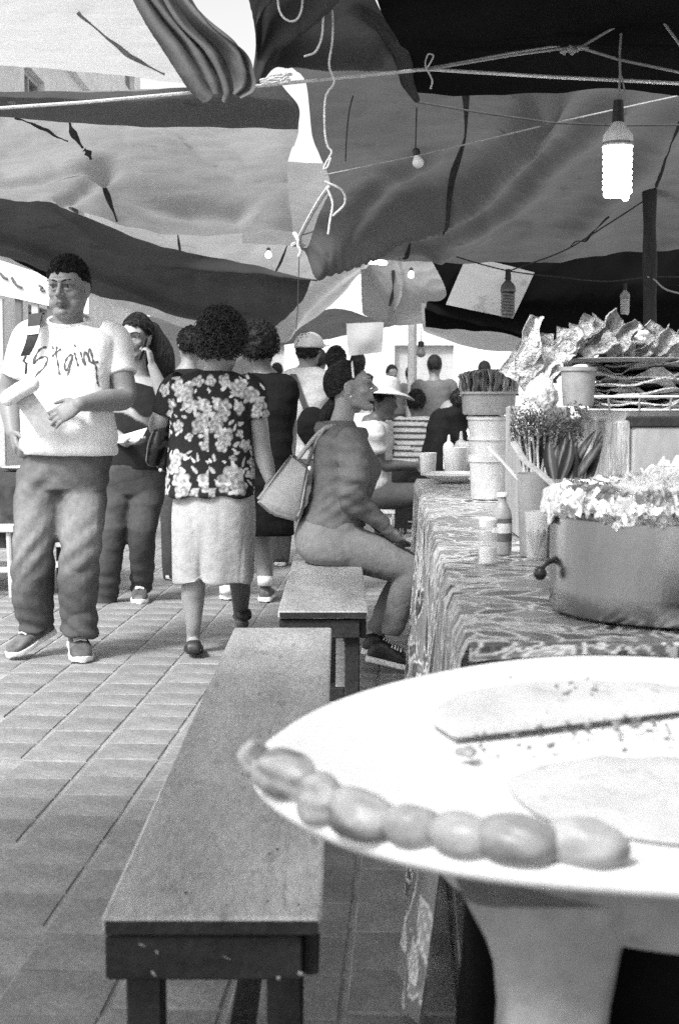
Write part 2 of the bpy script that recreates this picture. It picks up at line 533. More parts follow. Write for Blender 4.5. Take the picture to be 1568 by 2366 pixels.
# ================================================================== tarpaulins
M_t_white = cloth_mat('white tarpaulin', 0.42, 0.27, amt=0.05)
M_t_pale = cloth_mat('pale tarpaulin', 0.30, 0.19, amt=0.12)
M_t_mid = cloth_mat('grey tarpaulin', 0.10, 0.046, amt=0.14)
M_t_midl = cloth_mat('light grey tarpaulin', 0.20, 0.155, amt=0.14)
M_t_dk = cloth_mat('dark tarpaulin', 0.05, 0.016, amt=0.2)
M_t_blk = cloth_mat('black tarpaulin', 0.008, 0.0006, amt=0.25)
M_seam = mat('tarpaulin seam', 0.05, 0.9, 0.1, amt=0.2)
M_rope = mat('pale rope', 0.55, 0.9, 0.1, amt=0.2, scale=30, bump=0.5, bscale=200)
M_rope_g = mat('grey rope', 0.30, 0.9, 0.1, amt=0.2, scale=30, bump=0.5, bscale=200)
M_rope_d = mat('dark cord', 0.06, 0.9, 0.1, amt=0.2)
TG = 'tarpaulins strung over the market passage'

def tarp(name, label, rows, material, wr=0.02, seed=1, nu=84, nv=110, ridges=(), seams=(), group=TG, seam_mat=None, hem=False):
    ctrl = [[tuple(PY(*p)) for p in r] for r in rows]
    P = sheet(ctrl, nu, nv)
    nrm = grid_normals(P)
    flat = P.reshape(-1, 3)
    d = wr * (pn(flat, 4.0, seed) * .6 + pn(flat * np.array([1, .35, .35]), 9.0, seed + 1) * .35) + min(wr, .03) * (.32 * (.5 - np.abs(pn(flat * np.array([1, .6, .6]), 13.0, seed + 2))) + .18 * (.5 - np.abs(pn(flat, 27.0, seed + 4))))
    d = d.reshape(nu, nv)
    U, V = np.meshgrid(np.linspace(0, 1, nu), np.linspace(0, 1, nv), indexing='ij')
    for poly, amp, wid in ridges:                      # creases: bumps along a line in (u, v)
        pl = catmull(np.array(poly, float), 40)
        dist = np.min(np.hypot(U[..., None] - pl[:, 0], V[..., None] - pl[:, 1]), axis=2)
        d += amp * np.exp(-(dist / wid) ** 2)
    P = P + nrm * d[..., None]
    root_pos = P.reshape(-1, 3).mean(0)
    root = thing(name, label, 'tarpaulin', root_pos, group)
    m = MB(); m.grid(P - root_pos); part('cloth', m, material, root, True, 0)
    def ev(u, v):
        a = min(u * (nu - 1), nu - 1.001); b_ = min(v * (nv - 1), nv - 1.001); i, j = int(a), int(b_); fu, fv = a - i, b_ - j
        return (P[i, j] * (1 - fu) * (1 - fv) + P[i + 1, j] * fu * (1 - fv) + P[i, j + 1] * (1 - fu) * fv + P[i + 1, j + 1] * fu * fv)
    for poly, wid in seams:
        pl = catmull(np.array(poly, float), 30); c = np.array([ev(*q) for q in pl])
        tg = np.gradient(c, axis=0); view = c - np.array([0, 0, CAMZ]); view /= np.linalg.norm(view, axis=1, keepdims=True)
        sd_ = np.cross(tg, view); sd_ /= np.maximum(np.linalg.norm(sd_, axis=1, keepdims=True), 1e-6)
        ww = wid * (0.65 + 0.35 * np.sin(np.linspace(0, 9, 30) + seed))[:, None]
        b_ = MB(); off = -view * .02 - root_pos
        b_.grid(np.stack([c - sd_ * ww / 2 + off, c + sd_ * ww / 2 + off], 1)); part('seam', b_, seam_mat or M_seam, root, True, 0)
    if hem:
        for uu in ((.978,), ):
            c = P[int(uu[0] * (nu - 1))]; e = P[-1]; b_ = MB(); view = c - np.array([0, 0, CAMZ]); view /= np.linalg.norm(view, axis=1, keepdims=True)
            b_.grid(np.stack([c - view * .008 - root_pos, e - view * .010 - root_pos], 1)); part('hem', b_, material, root, True, 0)
    return root, ev

t1, _ = tarp('tarpaulin', 'bright white translucent tarpaulin at the top left corner',
    [[(-220, -420, 2.9), (60, -420, 2.9), (250, -420, 2.9)], [(-200, -60, 3.7), (110, -60, 3.7), (290, -50, 3.7)], [(-190, 148, 4.5), (180, 160, 4.5), (425, 186, 4.5)]],
    M_t_white, 0.012, 3, seams=[([(.66, .60), (.80, .72), (.90, .82), (.955, .93)], .016)], seam_mat=mat('seam grey', .22, .9, .1))
# gathered bundle tied to the rope
rows = []
for y, x0, x1, amp in ((-330, 140, 300, .05), (-60, 262, 420, .05), (40, 318, 482, .07), (110, 362, 568, .08), (165, 400, 592, .07), (205, 432, 590, .05), (226, 462, 560, .02)):
    r = []
    for k in range(11):
        f = k / 10; r.append((x0 + (x1 - x0) * (f + .035 * math.sin(k * 4.1)), y + (10 * math.sin(k * 1.3) if y > 0 else 0), 4.75 + (amp if k % 2 else -amp) * (.25 if k < 3 else .6 + .5 * math.sin(k * 2.7))))
    rows.append(r)
tarp('tarpaulin', 'gathered grey tarpaulin bundle with deep folds tied to the rope at top left', rows, M_t_mid, 0.008, 5, 64, 90)
t3, ev3 = tarp('tarpaulin', 'light grey patched tarpaulin with dark seams over the man in the white shirt',
    [[(-70, 214, 5.0), (130, 212, 5.0), (330, 209, 5.0), (520, 205, 5.0), (642, 204, 5.0)],
     [(-70, 300, 5.5), (130, 300, 5.55), (330, 300, 5.6), (530, 300, 5.55), (690, 282, 5.5)],
     [(-70, 390, 6.1), (120, 392, 6.15), (320, 402, 6.2), (530, 410, 6.1), (664, 400, 6.1)],
     [(-70, 452, 6.6), (110, 468, 6.6), (290, 518, 6.6), (500, 541, 6.6), (676, 540, 6.6)]],
    M_t_midl, 0.03, 9,
    ridges=[([(.62, .40), (.75, .50), (.84, .62), (.88, .80)], .05, .05), ([(.62, .40), (.80, .36), (.95, .30)], .04, .03), ([(.62, .40), (.7, .25), (.75, .1)], .03, .03)],
    seams=[([(.24, .285), (.40, .30), (.52, .335)], .03), ([(.53, .338), (.585, .36)], .034), ([(.665, .385), (.80, .42), (.985, .475)], .026), ([(.20, .13), (.32, .2), (.46, .29)], .016), ([(.665, .385), (.69, .33), (.73, .26)], .008)])
tarp('tarpaulin', 'pale tarpaulin seen low in the gap between the two large middle ones',
    [[(560, 372, 9.6), (680, 374, 9.6), (760, 376, 9.6), (860, 380, 9.6)], [(560, 460, 10.0), (680, 465, 10.0), (760, 470, 10.0), (860, 475, 10.0)], [(560, 560, 10.4), (680, 565, 10.4), (760, 570, 10.4), (860, 575, 10.4)]], M_t_pale, .02, 65, 50, 50)
# second layer lying on its upper part: a darker doubled band
tarp('tarpaulin', 'dark grey upper tarpaulin doubled along the pale rope at left',
    [[(-120, 214, 4.93), (130, 212, 4.93), (330, 208, 4.93), (520, 203, 4.93), (650, 200, 4.93)],
     [(-120, 240, 5.1), (130, 245, 5.1), (330, 250, 5.1), (520, 255, 5.1), (690, 250, 5.1)],
     [(-120, 258, 5.22), (115, 281, 5.25), (330, 292, 5.28), (520, 297, 5.3), (688, 300, 5.3)]],
    M_t_mid, 0.01, 12)
t5, ev5 = tarp('tarpaulin', 'large grey tarpaulin with sweeping folds behind the lit lamp',
    [[(618, 128, 5.45), (860, 130, 5.5), (1130, 150, 5.6), (1350, 150, 5.6), (1660, 150, 5.6)],
     [(702, 214, 5.9), (900, 220, 6.0), (1130, 230, 6.0), (1350, 230, 6.0), (1660, 230, 6.0)],
     [(722, 320, 6.6), (900, 330, 6.7), (1120, 340, 6.8), (1350, 340, 6.8), (1660, 340, 6.7)],
     [(760, 430, 7.3), (900, 445, 7.5), (1110, 460, 7.7), (1350, 455, 7.7), (1660, 450, 7.5)],
     [(690, 553, 8.1), (870, 588, 8.3), (1090, 602, 8.5), (1350, 593, 8.5), (1660, 580, 8.3)]],
    M_t_mid, 0.045, 21, 110, 130,
    ridges=[([(.15, .66), (.40, .60), (.65, .48), (.82, .30), (.93, .05)], .16, .045), ([(.25, .80), (.5, .70), (.75, .55), (.9, .40)], .09, .04),
            ([(.55, .35), (.75, .2), (.93, .03)], .07, .03), ([(.70, .40), (.85, .22), (.96, .04)], .06, .022), ([(.3, .95), (.6, .85), (.85, .75)], .07, .04), ([(.88, .5), (.95, .3), (.985, .06)], .05, .02)],
    seams=[([(.25, .44), (.45, .445), (.62, .42), (.80, .385)], .034), ([(.88, .34), (.99, .31)], .03), ([(.78, .80), (.93, .72)], .02), ([(.3, .93), (.55, .90), (.75, .88)], .02)])
tarp('tarpaulin', 'dark folded tarpaulin above the middle of the rope',
    [[(555, -300, 3.9), (640, -300, 3.9), (740, -300, 3.9), (860, -300, 3.9)], [(566, -60, 4.5), (650, -60, 4.5), (740, -60, 4.5), (850, -60, 4.6)], [(578, 50, 4.9), (660, 50, 4.8), (780, 60, 4.85), (900, 70, 4.9)], [(600, 122, 5.2), (700, 132, 5.15), (820, 146, 5.2), (946, 178, 5.25)]],
    M_t_dk, 0.03, 31, ridges=[([(.99, .02), (.75, .25), (.5, .5), (.3, .75)], .10, .04), ([(.99, .02), (.86, .4), (.8, .9)], .08, .05), ([(.95, .01), (.6, .12), (.3, .3)], .06, .03)])
t4, ev4 = tarp('tarpaulin', 'black tarpaulin filling the top right above the ropes',
    [[(800, -420, 3.4), (1200, -420, 3.4), (1760, -420, 3.4)], [(850, -60, 4.3), (1200, -60, 4.3), (1760, -60, 4.3)], [(925, 100, 4.95), (1250, 100, 4.9), (1760, 100, 4.9)], [(950, 222, 5.35), (1250, 224, 5.35), (1760, 214, 5.35)]],
    M_t_blk, 0.03, 33)
rl = MB(); o4 = Vector(t4.location)
rl.tube([PY(*p) - o4 for p in ((790, -40, 4.7), (840, 20, 4.8), (888, 62, 4.9), (922, 112, 5.0), (934, 150, 5.1), (940, 190, 5.2), (962, 230, 5.28))], [.022, .026, .03, .032, .03, .024, .012], 10)
part('rolled_edge', rl, M_t_dk, t4)
tarp('tarpaulin', 'black tarpaulin hanging low behind the heaped food at right',
    [[(978, 566, 8.9), (1150, 570, 8.9), (1400, 570, 8.9), (1700, 560, 8.9)], [(1030, 672, 9.0), (1180, 680, 9.0), (1400, 680, 9.0), (1700, 680, 9.0)], [(984, 690, 9.05), (1150, 715, 9.1), (1400, 720, 9.1), (1700, 720, 9.1)], [(982, 748, 9.2), (1120, 770, 9.25), (1400, 800, 9.3), (1700, 800, 9.3)]],
    M_t_blk, 0.03, 41, ridges=[([(.7, 0), (.85, .3), (.97, .6)], .06, .03)])
tarp('tarpaulin', 'pale sagging tarpaulin edge below the black hanging one',
    [[(972, 700, 9.7), (1100, 715, 9.7), (1260, 730, 9.7), (1420, 720, 9.7)], [(976, 758, 9.8), (1090, 770, 9.8), (1260, 785, 9.8), (1420, 775, 9.8)], [(984, 770, 9.9), (1080, 802, 9.9), (1200, 813, 9.9), (1420, 800, 9.9)]],
    M_t_pale, 0.01, 43)
tarp('cloth_sheet', 'flat light grey sheet pinned askew over the black hanging tarpaulin',
    [[(1076, 595, 8.75), (1150, 608, 8.74), (1234, 630, 8.75)], [(1052, 650, 8.8), (1130, 662, 8.79), (1210, 682, 8.8)], [(1029, 704, 8.85), (1105, 720, 8.84), (1184, 736, 8.85)]],
    M_t_pale, 0.006, 44, 20, 20)
tarp('tarpaulin', 'dark sagging tarpaulin low on the left behind the man in the white shirt',
    [[(-120, 446, 8.0), (130, 470, 8.3), (300, 543, 8.6), (500, 599, 9.0), (722, 630, 9.4)], [(-120, 515, 8.4), (130, 560, 8.7), (300, 620, 9.0), (480, 668, 9.2), (694, 690, 9.5)], [(-120, 552, 8.8), (110, 636, 9.0), (290, 704, 9.4), (460, 738, 9.6), (628, 752, 9.8)]],
    M_t_dk, 0.035, 51, ridges=[([(.05, .3), (.18, .5), (.1, .75), (.02, .98)], .08, .06), ([(.6, .1), (.75, .4), (.85, .8)], .06, .05)])
tarp('tarpaulin', 'small black tarpaulin flap at the left edge above the pale shop board',
    [[(-120, 545, 9.3), (0, 556, 9.3), (60, 580, 9.3), (118, 640, 9.4)], [(-120, 585, 9.4), (0, 592, 9.4), (50, 612, 9.4), (120, 650, 9.45)]], M_t_blk, 0.01, 53, 16, 30)
tarp('tarpaulin', 'pale tarpaulin band with thin seams running behind the sagging dark one',
    [[(200, 440, 10.2), (420, 470, 10.2), (640, 500, 10.3), (760, 530, 10.4), (872, 566, 10.5)], [(220, 540, 11.0), (420, 575, 11.1), (620, 600, 11.2), (740, 600, 11.2), (862, 596, 11.3)], [(230, 640, 11.6), (430, 690, 11.8), (560, 740, 12.0), (700, 690, 12.0), (838, 618, 12.0)], [(240, 700, 12.0), (440, 760, 12.2), (600, 800, 12.4), (745, 716, 12.3), (834, 622, 12.1)]],
    M_t_pale, 0.02, 55, ridges=[([(.3, .95), (.6, .8), (.95, .6)], .1, .04)], seams=[([(.2, .24), (.5, .25)], .02), ([(.2, .56), (.6, .54)], .02)])
tarp('tarpaulin', 'creased grey tarpaulin with soft folds in the far middle beside the white gap',
    [[(832, 600, 11.6), (920, 590, 11.5), (1016, 580, 11.4)], [(834, 660, 11.8), (925, 664, 11.6), (1042, 676, 11.5)], [(834, 715, 12.0), (915, 724, 11.8), (990, 722, 11.8)], [(836, 732, 12.1), (910, 757, 12.0), (988, 752, 12.0)]],
    M_t_midl, 0.018, 57, ridges=[([(.05, .05), (.4, .3), (.85, .5)], .05, .03), ([(.05, .5), (.5, .52), (.9, .3)], .03, .025)], seams=[([(.15, .42), (.55, .40)], .03)])
tarp('tarpaulin', 'low grey tarpaulin far down the passage above the light cap',
    [[(640, 752, 14.0), (700, 735, 14.0), (780, 716, 14.0), (890, 735, 14.0)], [(630, 790, 14.6), (700, 775, 14.6), (780, 762, 14.6), (900, 748, 14.6)], [(610, 806, 15.2), (700, 792, 15.2), (800, 775, 15.2), (910, 756, 15.2)]],
    M_t_mid, 0.02, 59, 30, 40)
tarp('tarpaulin', 'small grey tarpaulin seen between the phone woman and the floral woman',
    [[(330, 730, 12.5), (450, 720, 12.5), (560, 728, 12.5), (640, 745, 12.5)], [(350, 800, 12.8), (450, 830, 12.8), (560, 830, 12.8), (640, 800, 12.8)], [(380, 850, 13.0), (450, 880, 13.0), (540, 870, 13.0), (620, 840, 13.0)]],
    M_t_midl, 0.05, 61, 40, 40)
tarp('cloth_sheet', 'pale plain cloth hanging far down the passage beside the white opening',
    [[(800, 748, 13.5), (845, 746, 13.5), (886, 744, 13.5)], [(802, 785, 13.5), (845, 783, 13.45), (884, 780, 13.5)], [(805, 822, 13.5), (845, 818, 13.5), (882, 814, 13.5)]], M_t_pale, 0.01, 63, 16, 16)

# unseen tarpaulins added above and behind the camera to shape light and shade
def canopy(label, x0, x1, y0, y1, z, material, seed):
    X, Y = np.meshgrid(np.linspace(x0, x1, 30), np.linspace(y0, y1, 30), indexing='ij'); P = np.stack([X, Y, z + 0 * X], -1)
    fx = (X - x0) / (x1 - x0); fy = (Y - y0) / (y1 - y0)
    P[..., 2] += -.28 * np.sin(math.pi * fx) * np.sin(math.pi * fy) + .03 * pn(P.reshape(-1, 3), 3, seed).reshape(30, 30)
    c = P.reshape(-1, 3).mean(0); root = thing('tarpaulin', label, 'tarpaulin', c, TG); m = MB(); m.grid(P - c); part('cloth', m, material, root, True, 0)
canopy('unseen grey tarpaulin added overhead at the left to shade the foreground', -4.6, -1.25, -4.0, 2.1, 2.75, M_t_mid, 71)
canopy('narrow unseen grey tarpaulin added overhead to shade the nearest bench', -1.2, -.4, .62, 2.1, 2.7, M_t_mid, 74)
canopy('narrow unseen grey tarpaulin added behind the gap that lights the griddle', -1.2, -.4, -4.0, -.75, 2.7, M_t_mid, 75)
canopy('unseen grey tarpaulin added overhead at the right to shade the foreground', .75, 4.0, -4.0, 3.3, 2.75, M_t_mid, 72)
canopy('unseen grey tarpaulin added behind the camera to hold back sky light', -.38, .7, -4.0, .0, 2.8, M_t_mid, 73)

# ================================================================== ropes, cords
def rope(name, label, pts, r, material, cat='rope', group=None, seg=7, sag=0.0, n=40):
    c = catmull(np.array([tuple(PY(*p)) for p in pts]), n)
    if sag: c[:, 2] -= sag * np.sin(np.linspace(0, math.pi, n))
    b = MB(); b.tube([Vector(p) for p in c], r, seg)
    return single(name, b, material, label, cat, group)
def straight(pts, k=6):
    out = []
    for a, b in zip(pts[:-1], pts[1:]):
        for i in range(k): out.append(tuple(a[j] + (b[j] - a[j]) * i / k for j in range(3)))
    return out + [pts[-1]]
rope('rope', 'thick pale rope stretched across the whole passage under the tarpaulins', straight([(-60, 254, 4.85), (200, 236, 4.86), (440, 214, 4.88), (600, 198, 4.9), (985, 160, 4.9), (1280, 178, 4.9), (1640, 196, 4.9)]), .0062, M_rope, n=80)
rope('rope', 'thin grey rope rising to the top right from the knot on the pale rope', straight([(985, 161, 4.88), (1180, 128, 4.85), (1345, 106, 4.8), (1420, 62, 4.75), (1500, 8, 4.7), (1530, -20, 4.7)]), .0045, M_rope_g, n=60)
rope('rope', 'second grey rope twisted beside the rising one before the knot', straight([(985, 158, 4.9), (1180, 122, 4.9), (1300, 104, 4.9), (1420, 86, 4.9), (1640, 44, 4.9)]), .004, M_rope_g, n=60)
rope('rope', 'grey rope falling to the right edge from the twisted knot', straight([(1345, 112, 4.8), (1430, 138, 4.8), (1640, 182, 4.8)]), .0048, M_rope_g)
rope('rope', 'grey rope dropping from the topmost rope corner to the right edge', straight([(1500, 6, 4.7), (1545, 70, 4.7), (1620, 175, 4.7)]), .0045, M_rope_g)
rope('rope', 'thin pale cord crossing behind the lit lamp to the frayed tarpaulin corner', straight([(750, 404, 6.4), (1000, 352, 6.1), (1280, 284, 5.8), (1425, 252, 5.6), (1640, 205, 5.4)]), .0032, M_rope_g, n=60)
rope('rope', 'dark cord slanting over the large grey tarpaulin below the black one', straight([(965, 236, 5.6), (1120, 262, 5.6), (1280, 284, 5.6), (1420, 290, 5.7), (1600, 288, 5.7)]), .004, M_rope_d, n=50)
rope('rope', 'dark sagging cord below the large grey tarpaulin carrying the unlit lamp', [(690, 545, 8.0), (860, 500, 8.0), (960, 556, 8.1), (1060, 595, 8.2), (1175, 626, 8.2), (1290, 640, 8.2), (1400, 650, 8.2), (1500, 640, 8.2), (1600, 640, 8.2)], .004, M_rope_d, n=70)
rope('rope', 'dark cord rising from the unlit lamp to the right pole', [(1175, 626, 8.1), (1300, 580, 7.9), (1400, 520, 7.7), (1500, 455, 7.5)], .004, M_rope_d)
rope('rope', 'pale cord knotted round the right pole', [(1496, 640, 7.42), (1512, 648, 7.42), (1540, 670, 7.42), (1600, 684, 7.42)], .005, M_rope_g)
def strand(label, pts, r=.0035, m=M_rope, n=50): return rope('loose_string', label, pts, r, m, 'string', 'loose strings hanging from the tarpaulins', n=n)
strand('long loose pale string hanging beside the upper middle of the frame', [(752, -20, 4.6), (766, 20, 4.6), (768, 90, 4.6), (760, 150, 4.6), (772, 190, 4.62), (752, 225, 4.62), (750, 300, 4.64), (757, 338, 4.65), (766, 352, 4.65), (752, 378, 4.65), (748, 390, 4.65), (756, 386, 4.65), (764, 366, 4.65)])
strand('short pale string curving down near the top of the frame', [(748, -20, 4.55), (746, 50, 4.55), (742, 90, 4.55), (728, 120, 4.55), (704, 130, 4.55)])
strand('loop of pale string at the very top of the frame', [(640, -30, 4.5), (645, 22, 4.5), (662, 46, 4.5), (684, 46, 4.5), (697, 20, 4.5), (700, -30, 4.5)])
strand('small string end dangling from the knot on the pale rope', [(985, 158, 4.86), (996, 140, 4.86), (1000, 128, 4.86), (988, 126, 4.86), (982, 150, 4.86), (992, 172, 4.86), (998, 188, 4.86), (994, 204, 4.86)], .003)
strand('pale frayed string drooping at the frayed tarpaulin corner', [(756, 436, 6.9), (768, 470, 6.9), (762, 510, 6.9), (758, 540, 6.9)], .006)
strand('second frayed string looping at the frayed tarpaulin corner', [(752, 420, 6.9), (790, 440, 6.9), (796, 470, 6.9), (770, 498, 6.9)], .006)
strand('pale hem cord running from the frayed corner down to the knot', [(758, 434, 7.0), (735, 468, 7.2), (706, 520, 7.6), (690, 552, 7.9)], .012, M_rope)
strand('string dangling below the knot between the two middle tarpaulins', [(690, 548, 7.85), (688, 566, 7.85), (694, 580, 7.85), (690, 592, 7.85)], .008)
strand('thin dark string hanging straight down in the middle of the passage', [(692, 560, 8.0), (690, 620, 8.0), (688, 700, 8.0), (684, 760, 8.0)], .003, M_rope_d)
strand('thin dark string dangling from the left of the grey tarpaulin', [(815, 222, 6.0), (806, 260, 6.0), (800, 320, 6.1), (798, 372, 6.2)], .003, M_rope_d)
kn = MB()
for k in range(9):
    a = k * 0.9; p = PY(600 + 7 * math.cos(a) + k * 3, 190 + 5 * math.sin(a * 1.7), 4.87); q_ = PY(640 + 4 * k, 178 + 7 * math.sin(k * 2.1), 4.86)
    kn.tube([p, (p + q_) / 2 + Vector((0, 0, .01 * math.sin(k))), q_], .005, 6)
single('rope_knot', kn, M_rope, 'frayed pale knot tying the gathered bundle to the rope', 'knot')
kn = MB()
for k in range(7):
    kn.tube([PY(1296 + 6 * k, 120 + 4 * math.sin(k * 2.0), 4.79), PY(1304 + 6 * k, 112 + 5 * math.cos(k * 1.7), 4.77), PY(1320 + 6 * k, 112, 4.79)], .006, 6)
single('rope_knot', kn, M_rope_g, 'twisted grey knot where three ropes meet at upper right', 'knot')
kn = MB()
for k in range(6): kn.tube([PY(680 + 3 * k, 540 + 5 * k, 7.9), PY(694 - 2 * k, 556, 7.86), PY(676 + 5 * k, 566, 7.9)], .012, 6)
single('rope_knot', kn, M_rope, 'pale knot joining the two middle tarpaulin corners', 'knot')

# right pole
M_pole = mat('dark wooden pole', 0.045, 0.8, 0.2, amt=0.3, scale=8, stretch=(1, 1, .1), bump=0.4)
pb = PY(1503, 600, 7.45); pl = MB(); pl.tube([Vector((pb.x + .03 - .02 * z, 7.45, z)) for z in np.linspace(0, 2.78, 16)], [.036 + .004 * math.sin(z * 9) for z in range(16)], 12, caps='flat')
single('wooden_pole', pl, M_pole, 'dark wooden pole rising behind the heaped food at right', 'pole')
pb = PY(952, 800, 16.0); pl = MB(); pl.tube([Vector((pb.x, 16, z)) for z in np.linspace(0, 2.0, 8)], .05, 10, caps='flat')
single('wooden_pole', pl, mat('grey pole', .3), 'thin grey pole in the bright opening at the far end', 'pole')

# ================================================================== lamps
M_sock = mat('black lamp socket', 0.02, 0.5, 0.4)
M_tube = glow_mat('lit lamp tube', 14.0)
M_base = mat('white lamp base', 0.75, 0.5, 0.4, amt=0.05)
M_bulb = mat('unlit glass bulb', 0.72, 0.2, 0.6, amt=0.05, bump=0)
M_print = mat('printed band', 0.2, 0.6, 0.3, amt=0.4, scale=120)
def cfl(label, px, ytop, ybot, Y, tube_mat, base_mat, wire_top=None, sock=M_sock):
    p = PY(px, ytop, Y); q = PY(px, ybot, Y); H = p.z - q.z; s = H / 0.40
    root = thing('spiral_lamp', label, 'lamp', q)
    a = MB(); a.tube([(0, 0, H), (0, 0, H - .085 * s)], [.02 * s, .026 * s], 14, caps='flat'); part('socket', a, sock, root)
    b = MB(); b.lathe((0, 0, H - .085 * s), [(.018 * s, 0), (.03 * s, -.014 * s), (.06 * s, -.055 * s), (.062 * s, -.10 * s), (.055 * s, -.102 * s)], 28); part('base', b, base_mat, root)
    b = MB(); b.lathe((0, 0, H - .085 * s), [(.0628 * s, -.082 * s), (.0628 * s, -.092 * s)], 28, cap=False); part('printed_band', b, M_print, root)
    pts = []; turns = 8; n = 200; h0 = H - .187 * s; h1 = 0.012 * s
    for i in range(n + 1):
        f = i / n; ang = f * turns * 2 * math.pi; rr = .046 * s * (1 - .25 * max(0, (f - .9) * 10))
        pts.append((rr * math.cos(ang), rr * math.sin(ang), h0 + (h1 - h0) * f))
    b = MB(); b.tube(pts, .0135 * s, 8); part('glass_spiral', b, tube_mat, root)
    if wire_top:
        w_ = MB(); tp = PY(wire_top[0], wire_top[1], Y) - q; w_.tube([(0, 0, H - .01), (.004, 0, H + (tp.z - H) * .4), (tp.x - .004, 0, H + (tp.z - H) * .7), tp], .004, 7); part('wire', w_, M_rope_g, root)
        w_ = MB(); w_.tube([(.004, 0, H), (.02, 0, H + .03), (.012, 0, H + .07), (.002, 0, H + .09)], .003, 6); part('wire', w_, M_rope_g, root)
    return root
cfl('large lit spiral lamp glowing white at upper right', 1424, 232, 464, 4.8, M_tube, M_base, (1434, 72))
M_grey_lamp = mat('dark grey lamp glass', 0.16, 0.3, 0.6)  # lamp glass in an even darker grey
cfl('unlit spiral lamp hanging in front of the light grey sheet', 1172, 622, 736, 8.15, M_grey_lamp, mat('dark grey lamp base', .12, .5), None)
cfl('small unlit spiral lamp against the black hanging tarpaulin', 1442, 655, 728, 8.15, mat('mid grey lamp glass', .45, .3, .6), mat('mid grey lamp base', .35, .5), None)  # glass and base in mid greys
def bulb(label, px, ytop, ybot, Y, tilt=0.0, wire=None, lit=None):
    p = PY(px, ytop, Y); q = PY(px, ybot, Y); H = p.z - q.z
    root = thing('light_bulb', label, 'light bulb', q, 'small bulbs strung under the tarpaulins'); Mx = Matrix.Rotation(tilt, 3, 'Y')
    b = MB(); b.lathe((0, 0, 0), [(.002, 0), (.16 * H, .03 * H), (.27 * H, .14 * H), (.30 * H, .28 * H), (.26 * H, .42 * H), (.17 * H, .56 * H), (.13 * H, .66 * H)], 20, Mx); part('glass', b, lit or M_bulb, root)
    b = MB(); b.lathe((0, 0, 0), [(.15 * H, .64 * H), (.19 * H, .68 * H), (.19 * H, .92 * H), (.10 * H, 1.0 * H)], 14, Mx); part('socket', b, M_sock, root)
    if wire:
        w_ = MB(); w_.tube([Mx @ Vector((0, 0, H)), PY(wire[0], wire[1], Y) - q], .003, 6); part('wire', w_, M_rope_d, root)
bulb('unlit round bulb in a black socket on the thin pale cord', 968, 342, 388, 6.15, -0.2, (962, 250))
M_lit = glow_mat('lit small bulb', 6.0)
bulb('small bright bulb under the pale tarpaulin band', 620, 572, 596, 9.0, lit=M_lit)
bulb('small bright bulb in front of the creased far tarpaulin', 949, 618, 642, 10.8, lit=M_lit)
bulb('tiny dark hanging bulb in the bright far opening', 972, 788, 826, 12.0, lit=M_grey_lamp, wire=(972, 756))
tl = thing('tube_light', 'short lit tube light below the far edge of the large grey tarpaulin', 'lamp', PY(864, 606, 10.0))
b = MB(); b.tube([(-.075, 0, .01), (.075, 0, -.004)], .016, 10); part('glass_tube', b, M_lit, tl)
b = MB(); b.box((0, .0, .028), (.16, .03, .012)); part('holder', b, M_base, tl, False, 0)
